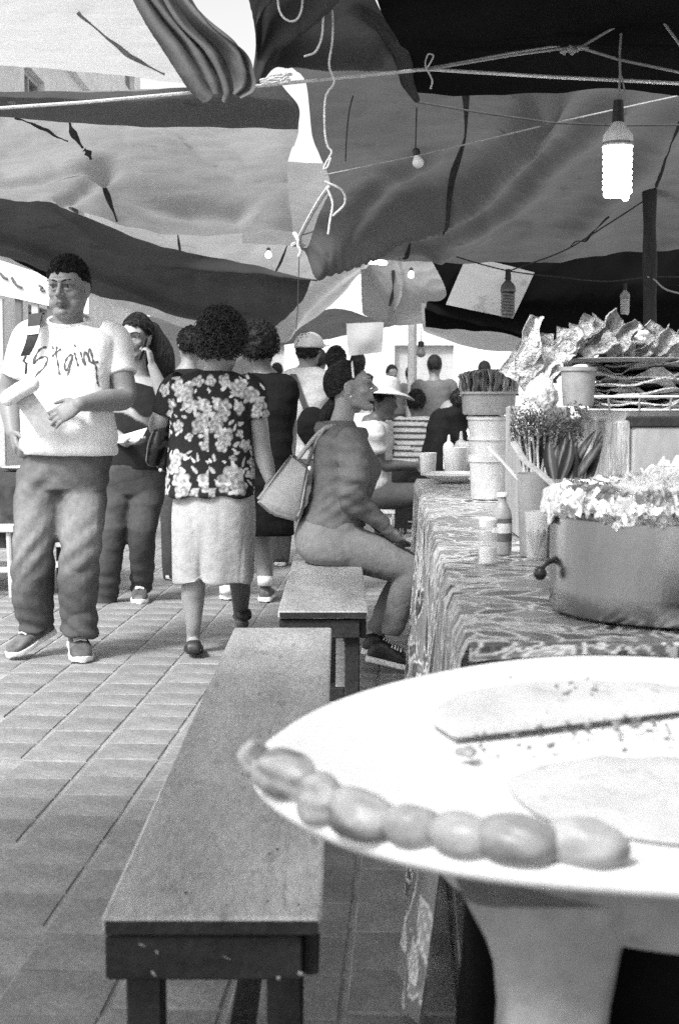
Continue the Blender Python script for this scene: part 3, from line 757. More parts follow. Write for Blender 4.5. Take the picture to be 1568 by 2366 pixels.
# ================================================================== benches
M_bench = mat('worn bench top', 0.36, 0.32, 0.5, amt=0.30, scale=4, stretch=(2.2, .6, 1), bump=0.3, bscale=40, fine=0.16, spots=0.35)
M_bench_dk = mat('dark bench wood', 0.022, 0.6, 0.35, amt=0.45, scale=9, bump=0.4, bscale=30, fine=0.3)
M_chip = mat('bare chipped wood', 0.3, 0.8, 0.2)
def bench(label, x0, x1, y0, y1, h, chips=0):
    root = thing('bench', label, 'bench', ((x0 + x1) / 2, (y0 + y1) / 2, 0), 'long wooden benches beside the counter')
    W, L = x1 - x0, y1 - y0
    s = MB(); n = 24; P = []
    s.box((0, 0, h - .0125), (W, L, .025), ch=.004)
    top = part('seat', s, M_bench, root, True, 30)
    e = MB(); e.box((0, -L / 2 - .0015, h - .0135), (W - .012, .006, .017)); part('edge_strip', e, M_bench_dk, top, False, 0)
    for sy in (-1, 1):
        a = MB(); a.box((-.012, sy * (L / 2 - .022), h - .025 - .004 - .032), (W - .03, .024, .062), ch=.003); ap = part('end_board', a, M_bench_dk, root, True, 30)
        if sy < 0 and chips:
            for (cx, cz, w_, h_, an) in ((-.095, -.022, .016, .005, .3), (-.075, -.032, .010, .006, .9), (-.08, -.062, .016, .006, .9), (.09, -.068, .009, .009, 0), (.12, -.062, .012, .010, .5), (.02, -.040, .02, .003, .5)):
                c = MB(); M3 = Matrix.Rotation(an, 3, 'Y'); c.ell((cx, sy * (L / 2 - .022) - .0125, h - .02 + cz), (w_ * .36, .0016, h_ * .34), M3, 8, 6); part('chip', c, M_chip, ap)
    for sx in (-1, 1):
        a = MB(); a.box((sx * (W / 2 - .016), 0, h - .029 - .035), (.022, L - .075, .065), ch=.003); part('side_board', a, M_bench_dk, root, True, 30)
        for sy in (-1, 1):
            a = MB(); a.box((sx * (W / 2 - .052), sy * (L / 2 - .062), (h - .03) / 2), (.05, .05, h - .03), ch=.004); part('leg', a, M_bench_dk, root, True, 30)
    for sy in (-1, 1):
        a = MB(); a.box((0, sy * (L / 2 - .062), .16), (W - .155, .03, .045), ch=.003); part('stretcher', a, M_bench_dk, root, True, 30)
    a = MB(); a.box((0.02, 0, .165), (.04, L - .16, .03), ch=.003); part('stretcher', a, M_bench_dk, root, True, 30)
    if chips:
        for (px, py, r_) in ((640, 1962, .0028), (622, 1972, .002), (430, 2062, .003), (618, 2082, .0018), (690, 2090, .0022), (480, 1985, .0016), (700, 1840, .002), (560, 1790, .0016)):
            q = PZ(px, py, h + .0004) - Vector(root.location); c = MB(); c.ell(q, (r_, r_ * 1.4, .0006), None, 10, 6); part('nail', c, M_bench_dk, top)
    return root
nb0, nb1 = PZ(236, 2120, .45), PZ(748, 2120, .45); nf0, nf1 = PZ(540, 1450, .45), PZ(764, 1450, .45)
bench('nearest long worn wooden bench with chipped dark end board', (nb0.x + nf0.x) / 2, (nb1.x + nf1.x) / 2, nb0.y, nf0.y, .45, 1)
sb0, sb1 = PZ(642, 1412, .45), PZ(850, 1412, .45)
bench('second wooden bench with the seated woman in a grey top on it', sb0.x, sb1.x, sb0.y, 6.75, .45)

# ================================================================== counter tables and oilcloths
M_vinyl = mat('printed oilcloth', 0.44, 0.30, 0.35, amt=.06, bump=.15, bscale=9, tone=True, fine=.05, bdist=.02)
M_tblwood = mat('rough table wood', 0.07, 0.8, 0.2, amt=0.3, scale=5, stretch=(1, .2, 1), bump=0.3)
TZ = 0.75
ta, tb = PZ(1083, 1488, TZ), PZ(962, 1106, TZ)
def edge_x(y): return ta.x + (tb.x - ta.x) * (y - ta.y) / (tb.y - ta.y)
XR = 2.1
def table(label, y0, y1):
    root = thing('counter_table', label, 'table', ((edge_x(y0) + XR) / 2, (y0 + y1) / 2, 0), 'wooden tables under the oilcloths')
    cx, cy = root.location.x, root.location.y
    t = MB(); xl0, xl1 = edge_x(y0) + .02 - cx, edge_x(y1) + .02 - cx
    q = [(xl0, y0 - cy + .02), (XR - cx, y0 - cy + .02), (XR - cx, y1 - cy - .02), (xl1, y1 - cy - .02)]
    t.rings([[Vector((a, b, TZ - .045)) for a, b in q], [Vector((a, b, TZ - .008)) for a, b in q]]); part('table_top', t, M_tblwood, root, False, 0)
    for (a, b) in ((xl0 + .06, y0 - cy + .07), (XR - cx - .08, y0 - cy + .07), (xl1 + .06, y1 - cy - .08), (XR - cx - .08, y1 - cy - .08)):
        l = MB(); l.box((a, b, (TZ - .046) / 2), (.07, .07, TZ - .048)); part('leg', l, M_tblwood, root, False, 0)
    ap = MB(); ap.box(((xl0 + XR - cx) / 2 + .03, y0 - cy + .05, TZ - .09), (XR - cx - xl0 - .12, .022, .085)); part('apron', ap, M_tblwood, root, False, 0)
    return root
YM = 4.96
table('near counter table carrying the big aluminium pot', ta.y, YM - .02)
table('far counter table laid with plates and jars', YM + .0, tb.y)
def oilcloth(label, y0, y1, z, flare, drop, seed, step, base, front=True):
    """printed cloth: leaves and blossoms are painted on a dense mesh in unrolled cloth coordinates"""
    ys = np.arange(y0, y1 + step / 2, step); NF = int(1.15 / step); sc = np.linspace(0, 1, 8)[:-1]
    sflat = np.concatenate([(XR - .2 - 1.15) * 0 - (1.15 + (XR - .6 - 1.15) * (1 - sc)), -1.15 + 1.15 * np.arange(NF + 1) / NF]); sdrop = np.arange(1, int(drop / step) + 1) * step
    S = np.concatenate([sflat, sdrop]); Yg, Sg = np.meshgrid(ys, S, indexing='ij'); xe = edge_x(Yg); fy = np.clip((Yg - y0) / (y1 - y0), 0, 1)
    f = np.clip(Sg / drop, 0, 1); hang = Sg > 0
    X = np.where(hang, xe - .012 * np.clip(Sg / .03, 0, 1) - flare * (.25 + .75 * (1 - fy) ** 2.5) * f ** 1.2 - .022 * f * np.sin(Yg * 15 + seed) - .012 * f * np.sin(Yg * 31 + seed * 2), xe - Sg)
    Zg = np.where(hang, z - Sg, z + .0012 * np.sin(X * 17 + Yg * 11)); Y2 = Yg - .03 * f * (1 - fy)
    T = np.full(Yg.shape, base) * (1 + .10 * np.sin(Yg * 9 + Sg * 13))
    r = random.Random(int(seed * 10))
    def window(cy, cs, rad):
        i0, i1 = np.searchsorted(ys, cy - rad), np.searchsorted(ys, cy + rad); j0, j1 = np.searchsorted(S, cs - rad), np.searchsorted(S, cs + rad); return slice(i0, i1), slice(j0, j1)
    lw = max(.0030, step * .55)
    area = (y1 - y0) * (1.0 + drop); n = int(area * 165)
    for k in range(n):
        cy, cs = r.uniform(y0 - .02, y1), r.uniform(-.95, drop); kind = r.random(); rot = r.uniform(0, 6.28)
        rad = r.uniform(.04, .088); w = window(cy, cs, rad * 1.15); 
        if w[0].stop <= w[0].start or w[1].stop <= w[1].start: continue
        dy, ds = Yg[w] - cy, Sg[w] - cs; u = dy * math.cos(rot) + ds * math.sin(rot); v = -dy * math.sin(rot) + ds * math.cos(rot); t = T[w]
        if kind < .62:                                   # leaf: pointed oval, white outline, veins
            hw = rad * r.uniform(.30, .48) * (1 - (u / rad) ** 2) ; d = hw - np.abs(v); ins = (np.abs(u) < rad) & (d > 0)
            dark_ = r.choice([.10, .14, .22, .30, .9]); vein = (np.abs(np.sin((u - np.abs(v) * .9) * 150)) < .25) | (np.abs(v) < lw * .6)
            t[ins] = np.where(vein[ins], dark_ * 1.9, dark_); edge = (np.abs(u) < rad) & (np.abs(d) < lw); t[edge] = 1.75
        elif kind < .86:                                  # blossom
            rr_ = np.hypot(u, v); an = np.arctan2(v, u); lim = rad * .62 * (.62 + .38 * np.abs(np.cos(an * 2.5))); d = lim - rr_; ins = d > 0; c_ = r.choice([.8, 1.2, .45])
            t[ins] = c_ * (.75 + .25 * np.cos(rr_[ins] / rad * 14)); t[(np.abs(d) < lw)] = 1.8; t[rr_ < rad * .1] = .25
        else:                                             # curling line
            d = np.abs(v - .25 * rad * np.sin(u / rad * 4)); t[(np.abs(u) < rad) & (d < lw * .8)] = 1.6
        T[w] = t
    P = np.stack([X, Y2, Zg], -1); b = MB(); b.grid(P); tone_v = [T.ravel()]
    if front:
        m = len(sflat); rows = []; tr = []
        for k in range(10):
            d = .040 * k / 9; xx = X[0, :m]; wv = .72 + .3 * np.sin(xx * 9 + 1)
            rows.append(np.stack([xx, y0 - .008 * min(1, k) + .010 * (k / 9) * np.sin(xx * 13), z - d * wv], -1)); i = min(len(ys) - 1, int((d + .10) / step)); tr.append(T[i, :m])
        b.grid(np.array(rows)); tone_v.append(np.array(tr).ravel())
    me = b.mesh('cloth'); set_tone(me, np.concatenate(tone_v))
    return single('oilcloth', me, M_vinyl, label, 'tablecloth', 'printed oilcloths on the counter', crease=0)
oilcloth('printed oilcloth with outlined leaves and blossoms under the big pot', ta.y, YM, TZ + .003, .10, .66, 1.0, .0062, .52)
oilcloth('paler printed oilcloth on the far half of the counter', YM - .06, tb.y + .02, TZ - .001, .05, .68, 2.0, .009, .75, False)
cur = MB(); P_ = []  # black sheet added to stand for the deep shade below the counter
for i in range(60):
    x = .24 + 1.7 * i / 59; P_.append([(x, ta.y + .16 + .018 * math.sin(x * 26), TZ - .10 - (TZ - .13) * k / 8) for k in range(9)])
cur.grid(np.array(P_)); single('shade_sheet', cur, mat('black shade sheet', .008, .95, .05, amt=.3), 'black sheet added as the deep shade under the counter', 'shade sheet', crease=0)

# ================================================================== comal on its clay stove
M_lime = mat('lime washed clay', 0.74, 0.8, 0.2, amt=0.05, scale=4, bump=0.2, bscale=30, fine=0.04)
M_clay = mat('sooty grey plaster', 0.28, 0.85, 0.2, amt=0.3, scale=5, bump=0.35, bscale=25, fine=0.15)
M_ash = mat('pale plaster face', 0.31, 0.85, 0.2, amt=0.25, scale=6, bump=0.35, bscale=25)
M_soot_shade = mat('soot and shade black', 0.006, 0.95, 0.05, amt=0.3)
CC = Vector((.385, 1.50, 0)); CR = .475; CZ = .78
# the dish is not a true circle: its outline is drawn to a long oval pulled towards the left
rim_pts = [PZ(px, py, CZ - .006) for px, py in ((572, 1786), (600, 1835), (700, 1908), (800, 1955), (900, 1987), (1000, 2012), (1200, 2040), (1400, 2053), (1560, 2058))] + [PZ(px, py, CZ + .006) for px, py in ((562, 1748), (640, 1690), (750, 1625), (850, 1590), (1000, 1556), (1130, 1532), (1300, 1513))]
rim_a = np.array([math.atan2(p.y - CC.y, p.x - CC.x) % (2 * math.pi) for p in rim_pts]); rim_r = np.array([math.hypot(p.y - CC.y, p.x - CC.x) for p in rim_pts]); _o = np.argsort(rim_a); rim_a, rim_r = rim_a[_o], rim_r[_o]
_fa = np.concatenate([[R(-70), R(-35), 0.0, R(35), R(70)], rim_a, [R(290), R(325), R(360), R(395)]]); _fr = np.concatenate([[.475] * 5, rim_r, [.475] * 4]); _o = np.argsort(_fa); _fa, _fr = _fa[_o], _fr[_o]
_tab = np.interp(np.linspace(0, 2 * math.pi, 361), _fa, _fr)
for _ in range(3): _t2 = np.concatenate([_tab[-7:-1], _tab, _tab[1:7]]); _tab = np.array([_t2[k:k + 13].mean() for k in range(361)])
def rim_scale(a): return np.interp(np.asarray(a) % (2 * math.pi), np.linspace(0, 2 * math.pi, 361), _tab) / .468
comal = thing('clay_griddle', 'wide white lime-washed clay griddle in the foreground', 'griddle', (CC.x, CC.y, CZ - .03))
b = MB(); b.lathe((0, 0, .03), [(.01, -.004), (.2, -.003), (.36, 0), (.405, .002), (.432, .006), (.448, .0075), (.459, .006), (.466, .001), (.468, -.005), (.464, -.012), (.45, -.015), (.30, -.030), (.01, -.030)], 160)
me = b.mesh(); co = mesh_co(me); co[:, 2] += .002 * pn(co, 9, 3); co[:, :2] *= rim_scale(np.arctan2(co[:, 1], co[:, 0]))[:, None]; me.vertices.foreach_set('co', co.ravel()); me.update()
part('dish', me, M_lime, comal, True, 0)
stove = thing('clay_stove', 'sooty plastered clay stove with an arched opening under the griddle', 'stove', (CC.x, CC.y, 0))
b = MB(); prof = [(.27, .660), (.292, .662), (.302, .685), (.304, .715), (.312, .738), (.30, .752), (.24, .752), (.23, .74), (.23, .68), (.24, .665)]; b.lathe((0, 0, 0), prof, 96)
b.f = [q for q in b.f if len(q) == 4]; L9 = (len(prof) - 1) * 96
b.f += [(L9 + i, L9 + (i + 1) % 96, (i + 1) % 96, i) for i in range(96)]
me = b.mesh(); co = mesh_co(me); an = np.arctan2(co[:, 1], co[:, 0]); lowz = sst(-co[:, 2], -.70, -.66)
co[:, 2] += lowz * (.026 * np.clip((np.degrees(an) + 100) / 45, 0, 1) * (np.degrees(an) < -20)) + .002 * pn(co, 20, 4); co[:, :2] *= (1 + .008 * pn(co, 14, 6))[:, None]; me.vertices.foreach_set('co', co.ravel()); me.update()
part('fire_ring', me, M_clay, stove, True, 50)
for k, (lx, ly) in enumerate(((-.190, -.185), (.190, -.185), (.19, .19), (-.19, .19))):
    l = MB(); rings = []
    for z in np.linspace(0, .70, 15):
        w = .084 + .085 * max(0, (z - .55) / .15) ** 2 + .010 * (1 - z / .7); d = .17; g = .004 * math.sin(z * 23 + k)
        rings.append(superring((lx + g, ly, z), (w / 2, 0, 0), (0, d / 2, 0), 5.5, 24))
    l.rings(rings); me = l.mesh('leg'); co = mesh_co(me); co += mesh_no(me) * (.003 * pn(co, 26, k))[:, None]; me.vertices.foreach_set('co', co.ravel()); me.update()
    part('leg', me, M_ash if k == 0 else (M_soot_shade if k > 1 else M_clay), stove, True, 60, 'pale worn near leg of the stove' if k == 0 else None)  # rear legs coloured black so the gap reads as deep shade
fbx = MB(); fbx.lathe((0, 0, .30), [(.20, 0), (.225, .36), (.22, .36), (.19, .02), (.01, .02)], 40); part('fire_bowl', fbx, M_soot_shade, stove, True, 50)
ft = MB(); ft.lathe((0, 0, 0), [(.16, 0), (.18, .29), (.01, .30)], 24); part('pedestal', ft, M_soot_shade, stove, True, 50)
bk = MB(); bk.box((.0, .20, .34), (.30, .03, .66)); part('back_wall', bk, M_soot_shade, stove, False, 0)

# folded flatbread, flat one, fillings
M_bread = mat('pale toasted flatbread', 0.51, 0.8, 0.2, amt=0.14, scale=10, bump=0.35, bscale=40, fine=0.06, spots=0.25)
def half_moon(label, A, B, far, thick):
    """folded flatbread: straight fold from A to B, bowed far edge"""
    A, B = Vector(A), Vector(B); m = (A + B) / 2; d = (B - A); L = d.length; d.normalize(); nrm = Vector((-d.y, d.x, 0))
    rows = []; nu, nv = 40, 18
    top = []; bot = []
    for i in range(nu + 1):
        t = i / nu; w = (1 - (2 * t - 1) ** 2) ** .5 if 0 < t < 1 else 0.02
        rt, rb = [], []
        for j in range(nv + 1):
            s = (j / nv) ** 1.6; base = A + d * (L * t) + nrm * (far * w * s)
            h = thick * (w ** .6) * max(0.0, math.sin(math.pi * s ** .7)) ** .5
            h += (.003 * math.sin(t * 17 + s * 5) * (1 - s) + .002 * math.sin(t * 31 - s * 9)) * w * math.sin(math.pi * s)
            rt.append(base + Vector((0, 0, max(h, -.001)))); rb.append(base + Vector((0, 0, -.002)))
        top.append(rt); bot.append(rb)
    b = MB(); b.grid(np.array([[tuple(p) for p in r] for r in top])); b.grid(np.array([[tuple(p) for p in r[::-1]] for r in bot]))
    return single('folded_flatbread', b, M_bread, label, 'flatbread')
zt = CZ + .004
fa, fb_ = PZ(1052, 1706, zt), PZ(1700, 1628, zt)
half_moon('large folded flatbread on the far side of the griddle', fa, fb_, .20, .022)
b = MB(); c0 = PZ(1470, 1838, zt) + Vector((.03, 0, 0)); n_ = 48; rr_ = [(.145 * (1 + .03 * math.sin(3 * a) + .02 * math.sin(7 * a + 1))) for a in np.linspace(0, 2 * math.pi, n_, endpoint=False)]
rgs = []
for s, h in ((1, -.001), (1.0, .002), (.96, .0045), (.6, .005 + .003), (.3, .006), (.02, .005)):
    rgs.append([c0 + Vector((rr_[i] * s * math.cos(2 * math.pi * i / n_), rr_[i] * s * .95 * math.sin(2 * math.pi * i / n_), h + (.0018 * math.sin(i * 1.7 + s * 9) if 0.1 < s < .99 else 0))) for i in range(n_)])
b.rings(rgs); single('flatbread', b, M_bread, 'flat open flatbread lying on the right of the griddle', 'flatbread')
M_crumb = mat('browned crumbs', 0.14, 0.8, 0.2, amt=0.5, scale=60, rnd=.3)
b = MB(); rc = random.Random(5)
for k in range(85):
    px = 1050 + 520 * rc.random() ** .7; py = 1640 + rc.gauss(50, 32) - (px - 1050) * .05
    p = PZ(px, py, zt + .003); s = rc.uniform(.0012, .0035) * (1.7 if rc.random() < .12 else 1)
    b.ell(p, (s * rc.uniform(.8, 2.2), s, s * .7), Matrix.Rotation(rc.uniform(0, 3), 3, 'Z'), 6, 4)
for k in range(11):
    px = 1290 + rc.gauss(20, 60); py = 1590 + rc.gauss(0, 14); p = PZ(px, py, zt + .022); s = rc.uniform(.0012, .003)
    b.ell(p, (s * 1.6, s, s), None, 6, 4)
single('crumbs', b, M_crumb, 'dark crumbs and filling scattered below the folded flatbread', 'crumbs', kind='stuff')
b = MB(); p = PZ(1076, 1742, zt + .004)
for k in range(7): b.ell(p + Vector((rc.gauss(0, .006), rc.gauss(0, .006), .002)), (.008, .006, .005), Matrix.Rotation(k, 3, 'Z'), 8, 6)
single('filling_clump', remesh(b, .0015, 2), mat('grey filling', .3, .7), 'small grey clump of filling near the middle of the griddle', 'food')

# roasted fruits along the near rim
M_fruit = mat('roasting tomato skin', 0.31, 0.42, 0.5, amt=0.28, scale=22, bump=0.15, bscale=60, tone=True, fine=.08)
fl = [(1344, 1949, .080, 122, 'plump fruit with a dark stalk end at the right end of the row', 1.1, 0.0),
      (1190, 1941, .074, 128, 'darker plump fruit second from the right end of the row', .82, .15),
      (1068, 1929, .062, 114, 'round fruit third from the right end of the row', 1.1, .1),
      (952, 1910, .056, 108, 'smaller round fruit in the middle of the row', .95, .3),
      (840, 1880, .082, 118, 'blotchy oval fruit left of the middle of the row', 1.1, .1),
      (740, 1836, .095, 110, 'wrinkled pale fruit third from the left end of the row', 1.2, -.2),
      (660, 1790, .105, 112, 'long blotchy fruit second from the left end of the row', 1.2, .15),
      (590, 1754, .085, 80, 'small pointed fruit at the left tip of the griddle', 1.1, 0)]
for k, (px, py, Lm, h, lab, tn, dr) in enumerate(fl):
    rz_ = .02
    for _ in range(4): c = PZ(px, py, CZ + .002 + rz_); rz_ = h * .5 * c.y / F
    tang = math.atan2(c.x - CC.x, -(c.y - CC.y)) + dr; rx = Lm / 2
    b = MB(); b.ell((0, 0, 0), (rx, rz_ * .98, rz_), None, 44, 28); me = b.mesh(); co = mesh_co(me)
    nn = co / np.array([rx, rz_, rz_]); nn /= np.linalg.norm(nn, axis=1, keepdims=True); rough_ = .05 if k < 4 else .13
    co += nn * (rz_ * (rough_ * pn(nn, 2.6, k + 3) + rough_ * .5 * pn(nn, 6, k + 20)))[:, None]
    if k > 3: co[:, 1:] *= (1 - .28 * np.abs(nn[:, :1]) ** 3)
    st = np.exp(-(((nn[:, 0] - .90) / .25) ** 2 + ((nn[:, 2] + .1) / .45) ** 2 + ((nn[:, 1] + .2) / .5) ** 2))
    co -= nn * (st * rz_ * .12)[:, None]
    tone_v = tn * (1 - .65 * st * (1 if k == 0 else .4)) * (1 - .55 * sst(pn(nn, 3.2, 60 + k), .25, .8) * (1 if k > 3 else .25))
    co = co @ np.array(Matrix.Rotation(tang, 3, 'Z')).T
    me.vertices.foreach_set('co', (co + np.array(c)).ravel()); me.update(); set_tone(me, tone_v)
    single('roasting_fruit', me, M_fruit, lab, 'fruit', 'fruits roasting along the griddle rim', crease=0)
# ================================================================== big pot
M_alu = mat('worn aluminium', 0.37, 0.25, 0.5, metal=1.0, amt=0.16, scale=3, bump=0.12, bscale=18, fine=0.08, stretch=(1, 1, .35))
M_foil = mat('crumpled foil', 0.9, 0.25, 0.6, metal=1.0, amt=0.05, bump=0.6, bscale=35)
M_shred = mat('pale shredded strips', 0.66, 0.6, 0.3, amt=0.2, scale=30, rnd=.1)
PC = Vector((.645, 2.632, TZ + .006)); PR = .252; PH = .19
pot = thing('cooking_pot', 'large dented aluminium cooking pot on the near end of the counter', 'pot', PC)
b = MB(); b.lathe((0, 0, 0), [(.01, 0), (PR - .016, 0), (PR - .005, .004), (PR - .001, .012), (PR, .05), (PR, PH - .012), (PR + .006, PH - .006), (PR + .007, PH), (PR - .004, PH + .002), (PR - .008, PH - .02), (PR - .008, .02), (.01, .012)], 96)
me = b.mesh(); co = mesh_co(me); co[:, :2] *= (1 + .006 * pn(co, 7, 4) + .004 * pn(co, 16, 8))[:, None]; me.vertices.foreach_set('co', co.ravel()); me.update()
part('vessel', me, M_alu, pot, True, 40)
hl = PY(1276, 1292, 2.62) - PC
b = MB(); b.tube([hl + Vector((.02, 0, .004)), hl + Vector((-.010, -.012, -.006)), hl + Vector((-.024, -.02, -.016)), hl + Vector((-.012, -.024, -.002)), hl + Vector((.02, -.02, .014))], .0035, 8)
hd = part('handle', b, M_bench_dk, pot)
b = MB(); b.ell(hl + Vector((-.026, -.02, -.024)), (.0125, .011, .013), None, 16, 12); part('knob', b, mat('black knob', .015, .25, .6), hd)
b = MB(); ns = 240; rgs = []
prof = [(PR - .07, .040), (PR - .035, .046), (PR - .008, .040), (PR + .010, .026), (PR + .014, .012), (PR + .013, .000), (PR + .010, -.010)]
rf_ = np.random.default_rng(3)
for k, (r, z) in enumerate(prof):
    rg = []
    for i in range(ns):
        a = 2 * math.pi * i / ns; j = rf_.normal(0, 1, 3)
        r2 = r + .0032 * j[0] + .003 * math.sin(i * .45 + k); z2 = z + PH + .0032 * j[1] + (.006 * math.sin(i * .19) + .005 * math.sin(i * .43 + 2)) * (1 if k > 3 else .6)
        rg.append(Vector((r2 * math.cos(a), r2 * math.sin(a), z2)))
    rgs.append(rg)
b.rings(rgs, cap=False); part('foil_collar', b, M_foil, pot, False, 0)
heap = MB(); rh = random.Random(12)
for k in range(1500):
    a = rh.uniform(0, 6.283); rr_ = PR * .90 * rh.random() ** .5; x, y = rr_ * math.cos(a), rr_ * math.sin(a)
    hgt = PH + .010 + .052 * max(0, 1 - ((x + .01) / .17) ** 2) * max(0, 1 - (rr_ / (PR * 1.05)) ** 2) + .012 * math.sin(x * 40) * math.cos(y * 33)
    if x > .02 and y < -.08 and rh.random() < .5: hgt -= .02
    c = PC + Vector((x, y, hgt + rh.uniform(-.014, .012))); d = Vector((rh.gauss(0, 1), rh.gauss(0, 1), rh.gauss(0, .6))).normalized(); u = d.cross(Vector((rh.random(), rh.random(), 1))).normalized()
    L = rh.uniform(.014, .040); w_ = rh.uniform(.0013, .0028); bend = d.cross(u) * L * rh.uniform(-.3, .3)
    pts = [c - d * L / 2, c + bend, c + d * L / 2]; vs = []
    for p in pts: vs += [p - u * w_, p + u * w_, p + d.cross(u) * w_]
    heap.add(vs, [(0, 1, 4, 3), (1, 2, 5, 4), (2, 0, 3, 5), (3, 4, 7, 6), (4, 5, 8, 7), (5, 3, 6, 8), (0, 2, 1), (6, 7, 8)])
base = MB(); base.lathe(PC, [(PR * .97, PH - .01), (PR * .8, PH + .02), (PR * .5, PH + .045), (PR * .2, PH + .055), (.005, PH + .055)], 40)
heap.add(base.v, base.f)
single('shredded_food', heap, M_shred, 'heap of pale shredded strips piled in the aluminium pot', 'food', kind='stuff', smooth=False, crease=0)

# ================================================================== table ware
M_glass = glass_mat('clear plastic', .85, .15, .38)
M_glass2 = glass_mat('clear glass', .8, .05, .28)
M_dark_sauce = mat('dark sauce', .03, .35, .5)
M_label = mat('dark printed label', .10, .5, .4, amt=.5, scale=40)
M_label2 = mat('pale label', .6, .5, .4, amt=.3, scale=60)
M_plastic_w = mat('white plastic', .78, .4, .5, amt=.05, bump=.05)
M_plastic_g = mat('grey plastic', .30, .5, .5, amt=.12, bump=.05)
M_ceram = mat('white glazed dish', .8, .2, .6, amt=.04, bump=0)
def stand(px, py, z=TZ): return PZ(px, py, z + .006)
def px2m(p): return p.y / F
def vessel(name, label, cat, px, py, w, h, prof, material, group=None, z=TZ, extra=()):
    p = stand(px, py, z); s = px2m(p); root = thing(name, label, cat, p, group); W, H = w * s / 2, h * s
    b = MB(); b.lathe((0, 0, 0), [(r * W, zz_ * H) for r, zz_ in prof], 28); part('body', b, material, root, True, 40)
    for nm, pr, mt in extra:
        b = MB(); b.lathe((0, 0, 0), [(r * W, zz_ * H) for r, zz_ in pr], 28); part(nm, b, mt, root, True, 40)
    return root
CUP = [(.01, 0), (.8, 0), (.84, .02), (1, .98), (1.02, 1), (.97, 1), (.80, .05), (.01, .04)]
BOT = [(.01, 0), (.95, 0), (1, .03), (1, .62), (.9, .72), (.5, .84), (.42, .87), (.42, .97)]
vessel('sauce_bottle', 'sauce bottle with a dark label on the oilcloth left of the pot', 'bottle', 1158, 1280, 46, 140, BOT, M_plastic_g, None, TZ,
       [('label', [(1.03, .22), (1.03, .60)], M_label), ('label', [(1.04, .36), (1.04, .52)], M_label2), ('cap', [(.01, .955), (.56, .955), (.56, 1.0), (.5, 1.02), (.01, 1.02)], M_plastic_w)])
vessel('salt_shaker', 'clear salt shaker in front of the sauce bottle', 'shaker', 1126, 1302, 46, 108, [(.01, 0), (.95, 0), (1, .03), (.92, .78), (.8, .8), (.01, .8)], M_glass2, None, TZ,
       [('salt', [(.01, .03), (.85, .03), (.82, .35), (.01, .36)], M_plastic_w), ('cap', [(.9, .79), (.92, .95), (.7, 1.0), (.01, 1.02)], M_plastic_w)])
gl = vessel('toothpick_glass', 'clear tumbler holding dark toothpicks beside the pot', 'glass', 1238, 1292, 56, 112, CUP, M_glass2)
for k in range(16):
    b = MB(); a = k * 2.4; r0 = .012 * (k % 4) / 4; b.tube([(r0 * math.cos(a), r0 * math.sin(a), .008), (.022 * math.cos(a), .022 * math.sin(a), .06 + .006 * (k % 3))], .0016, 5); part('toothpick', b, M_bench_dk, gl)
vessel('clear_bottle', 'tall clear bottle standing behind the sauce bottle', 'bottle', 1152, 1132, 42, 118, BOT, M_glass, None, TZ, [('cap', [(.01, .95), (.6, .95), (.6, 1.05), (.01, 1.06)], M_plastic_w)])
vessel('plastic_cup', 'pale plastic cup behind the pot handle', 'cup', 1212, 1168, 62, 74, CUP, M_plastic_g, 'cups on the counter')
vessel('plastic_cup', 'small white cup left of the herb bunches', 'cup', 1192, 1122, 46, 62, CUP, M_plastic_w, 'cups on the counter')
jar = vessel('sauce_jar', 'square-looking clear tub half full of dark sauce at the far end of the counter', 'jar', 1092, 1092, 62, 72, CUP, M_glass, None, TZ, [('sauce', [(.01, .05), (.78, .05), (.92, .78), (.01, .8)], M_dark_sauce)])
vessel('plastic_tub', 'white plastic tub left of the dark sauce jar', 'tub', 1050, 1096, 56, 62, CUP, M_plastic_w)
vessel('drinking_cup', 'pale drinking cup by the forearm on the counter\'s far end', 'cup', 988, 1098, 40, 52, CUP, M_plastic_w, 'cups on the counter')
for (px, py, w_, h_, lab) in ((1064, 1092, 30, 96, 'pale squeeze bottle standing before the white tub'), (1036, 1084, 26, 80, 'small pale squeeze bottle at the left of the tubs'), (1176, 1110, 34, 92, 'white squeeze bottle beside the herb bunch'), (1128, 1098, 30, 88, 'pale squeeze bottle right of the dark sauce jar')):
    vessel('squeeze_bottle', lab, 'bottle', px, py, w_, h_, [(.01, 0), (.95, 0), (1, .03), (1, .66), (.8, .74), (.3, .80), (.22, .97), (.12, 1.0)], M_glass if px in (1064, 1128) else M_plastic_w, 'squeeze bottles on the counter')
PLATE = [(.01, 0), (.55, 0), (.62, .15), (1, .8), (1.0, 1.0), (.95, .9), (.55, .35), (.01, .3)]
vessel('dinner_plate', 'white plate near the far corner of the counter', 'plate', 1048, 1112, 150, 20, PLATE, M_ceram, 'plates on the counter')
vessel('dinner_plate', 'second white plate at the right of the far corner plate', 'plate', 1126, 1120, 90, 16, PLATE, M_ceram, 'plates on the counter')
M_spoon = mat('wooden spoon', .42, .7, .2, amt=.2, scale=20)
def utensil(name, label, pts, r, bowl, material):
    p = [PY(*q) for q in pts]; base = p[-1]; root = thing(name, label, 'spoon', base, 'spoons sticking out of the pots')
    b = MB(); b.tube([q - base for q in p], r, 8, flat=.5); part('handle', b, material, root)
    d = (p[-1] - p[-2]).normalized(); b = MB(); b.ell((0, 0, 0), (bowl, bowl * .8, bowl * .45), d.to_track_quat('X', 'Z').to_matrix(), 16, 10); part('bowl', b, material, root)
utensil('long_spoon', 'long wooden spoon with a holed end leaning over the pot', [(1186, 1024, 3.35), (1212, 1066, 3.25), (1246, 1092, 3.2), (1310, 1150, 3.05)], .009, .02, M_spoon)
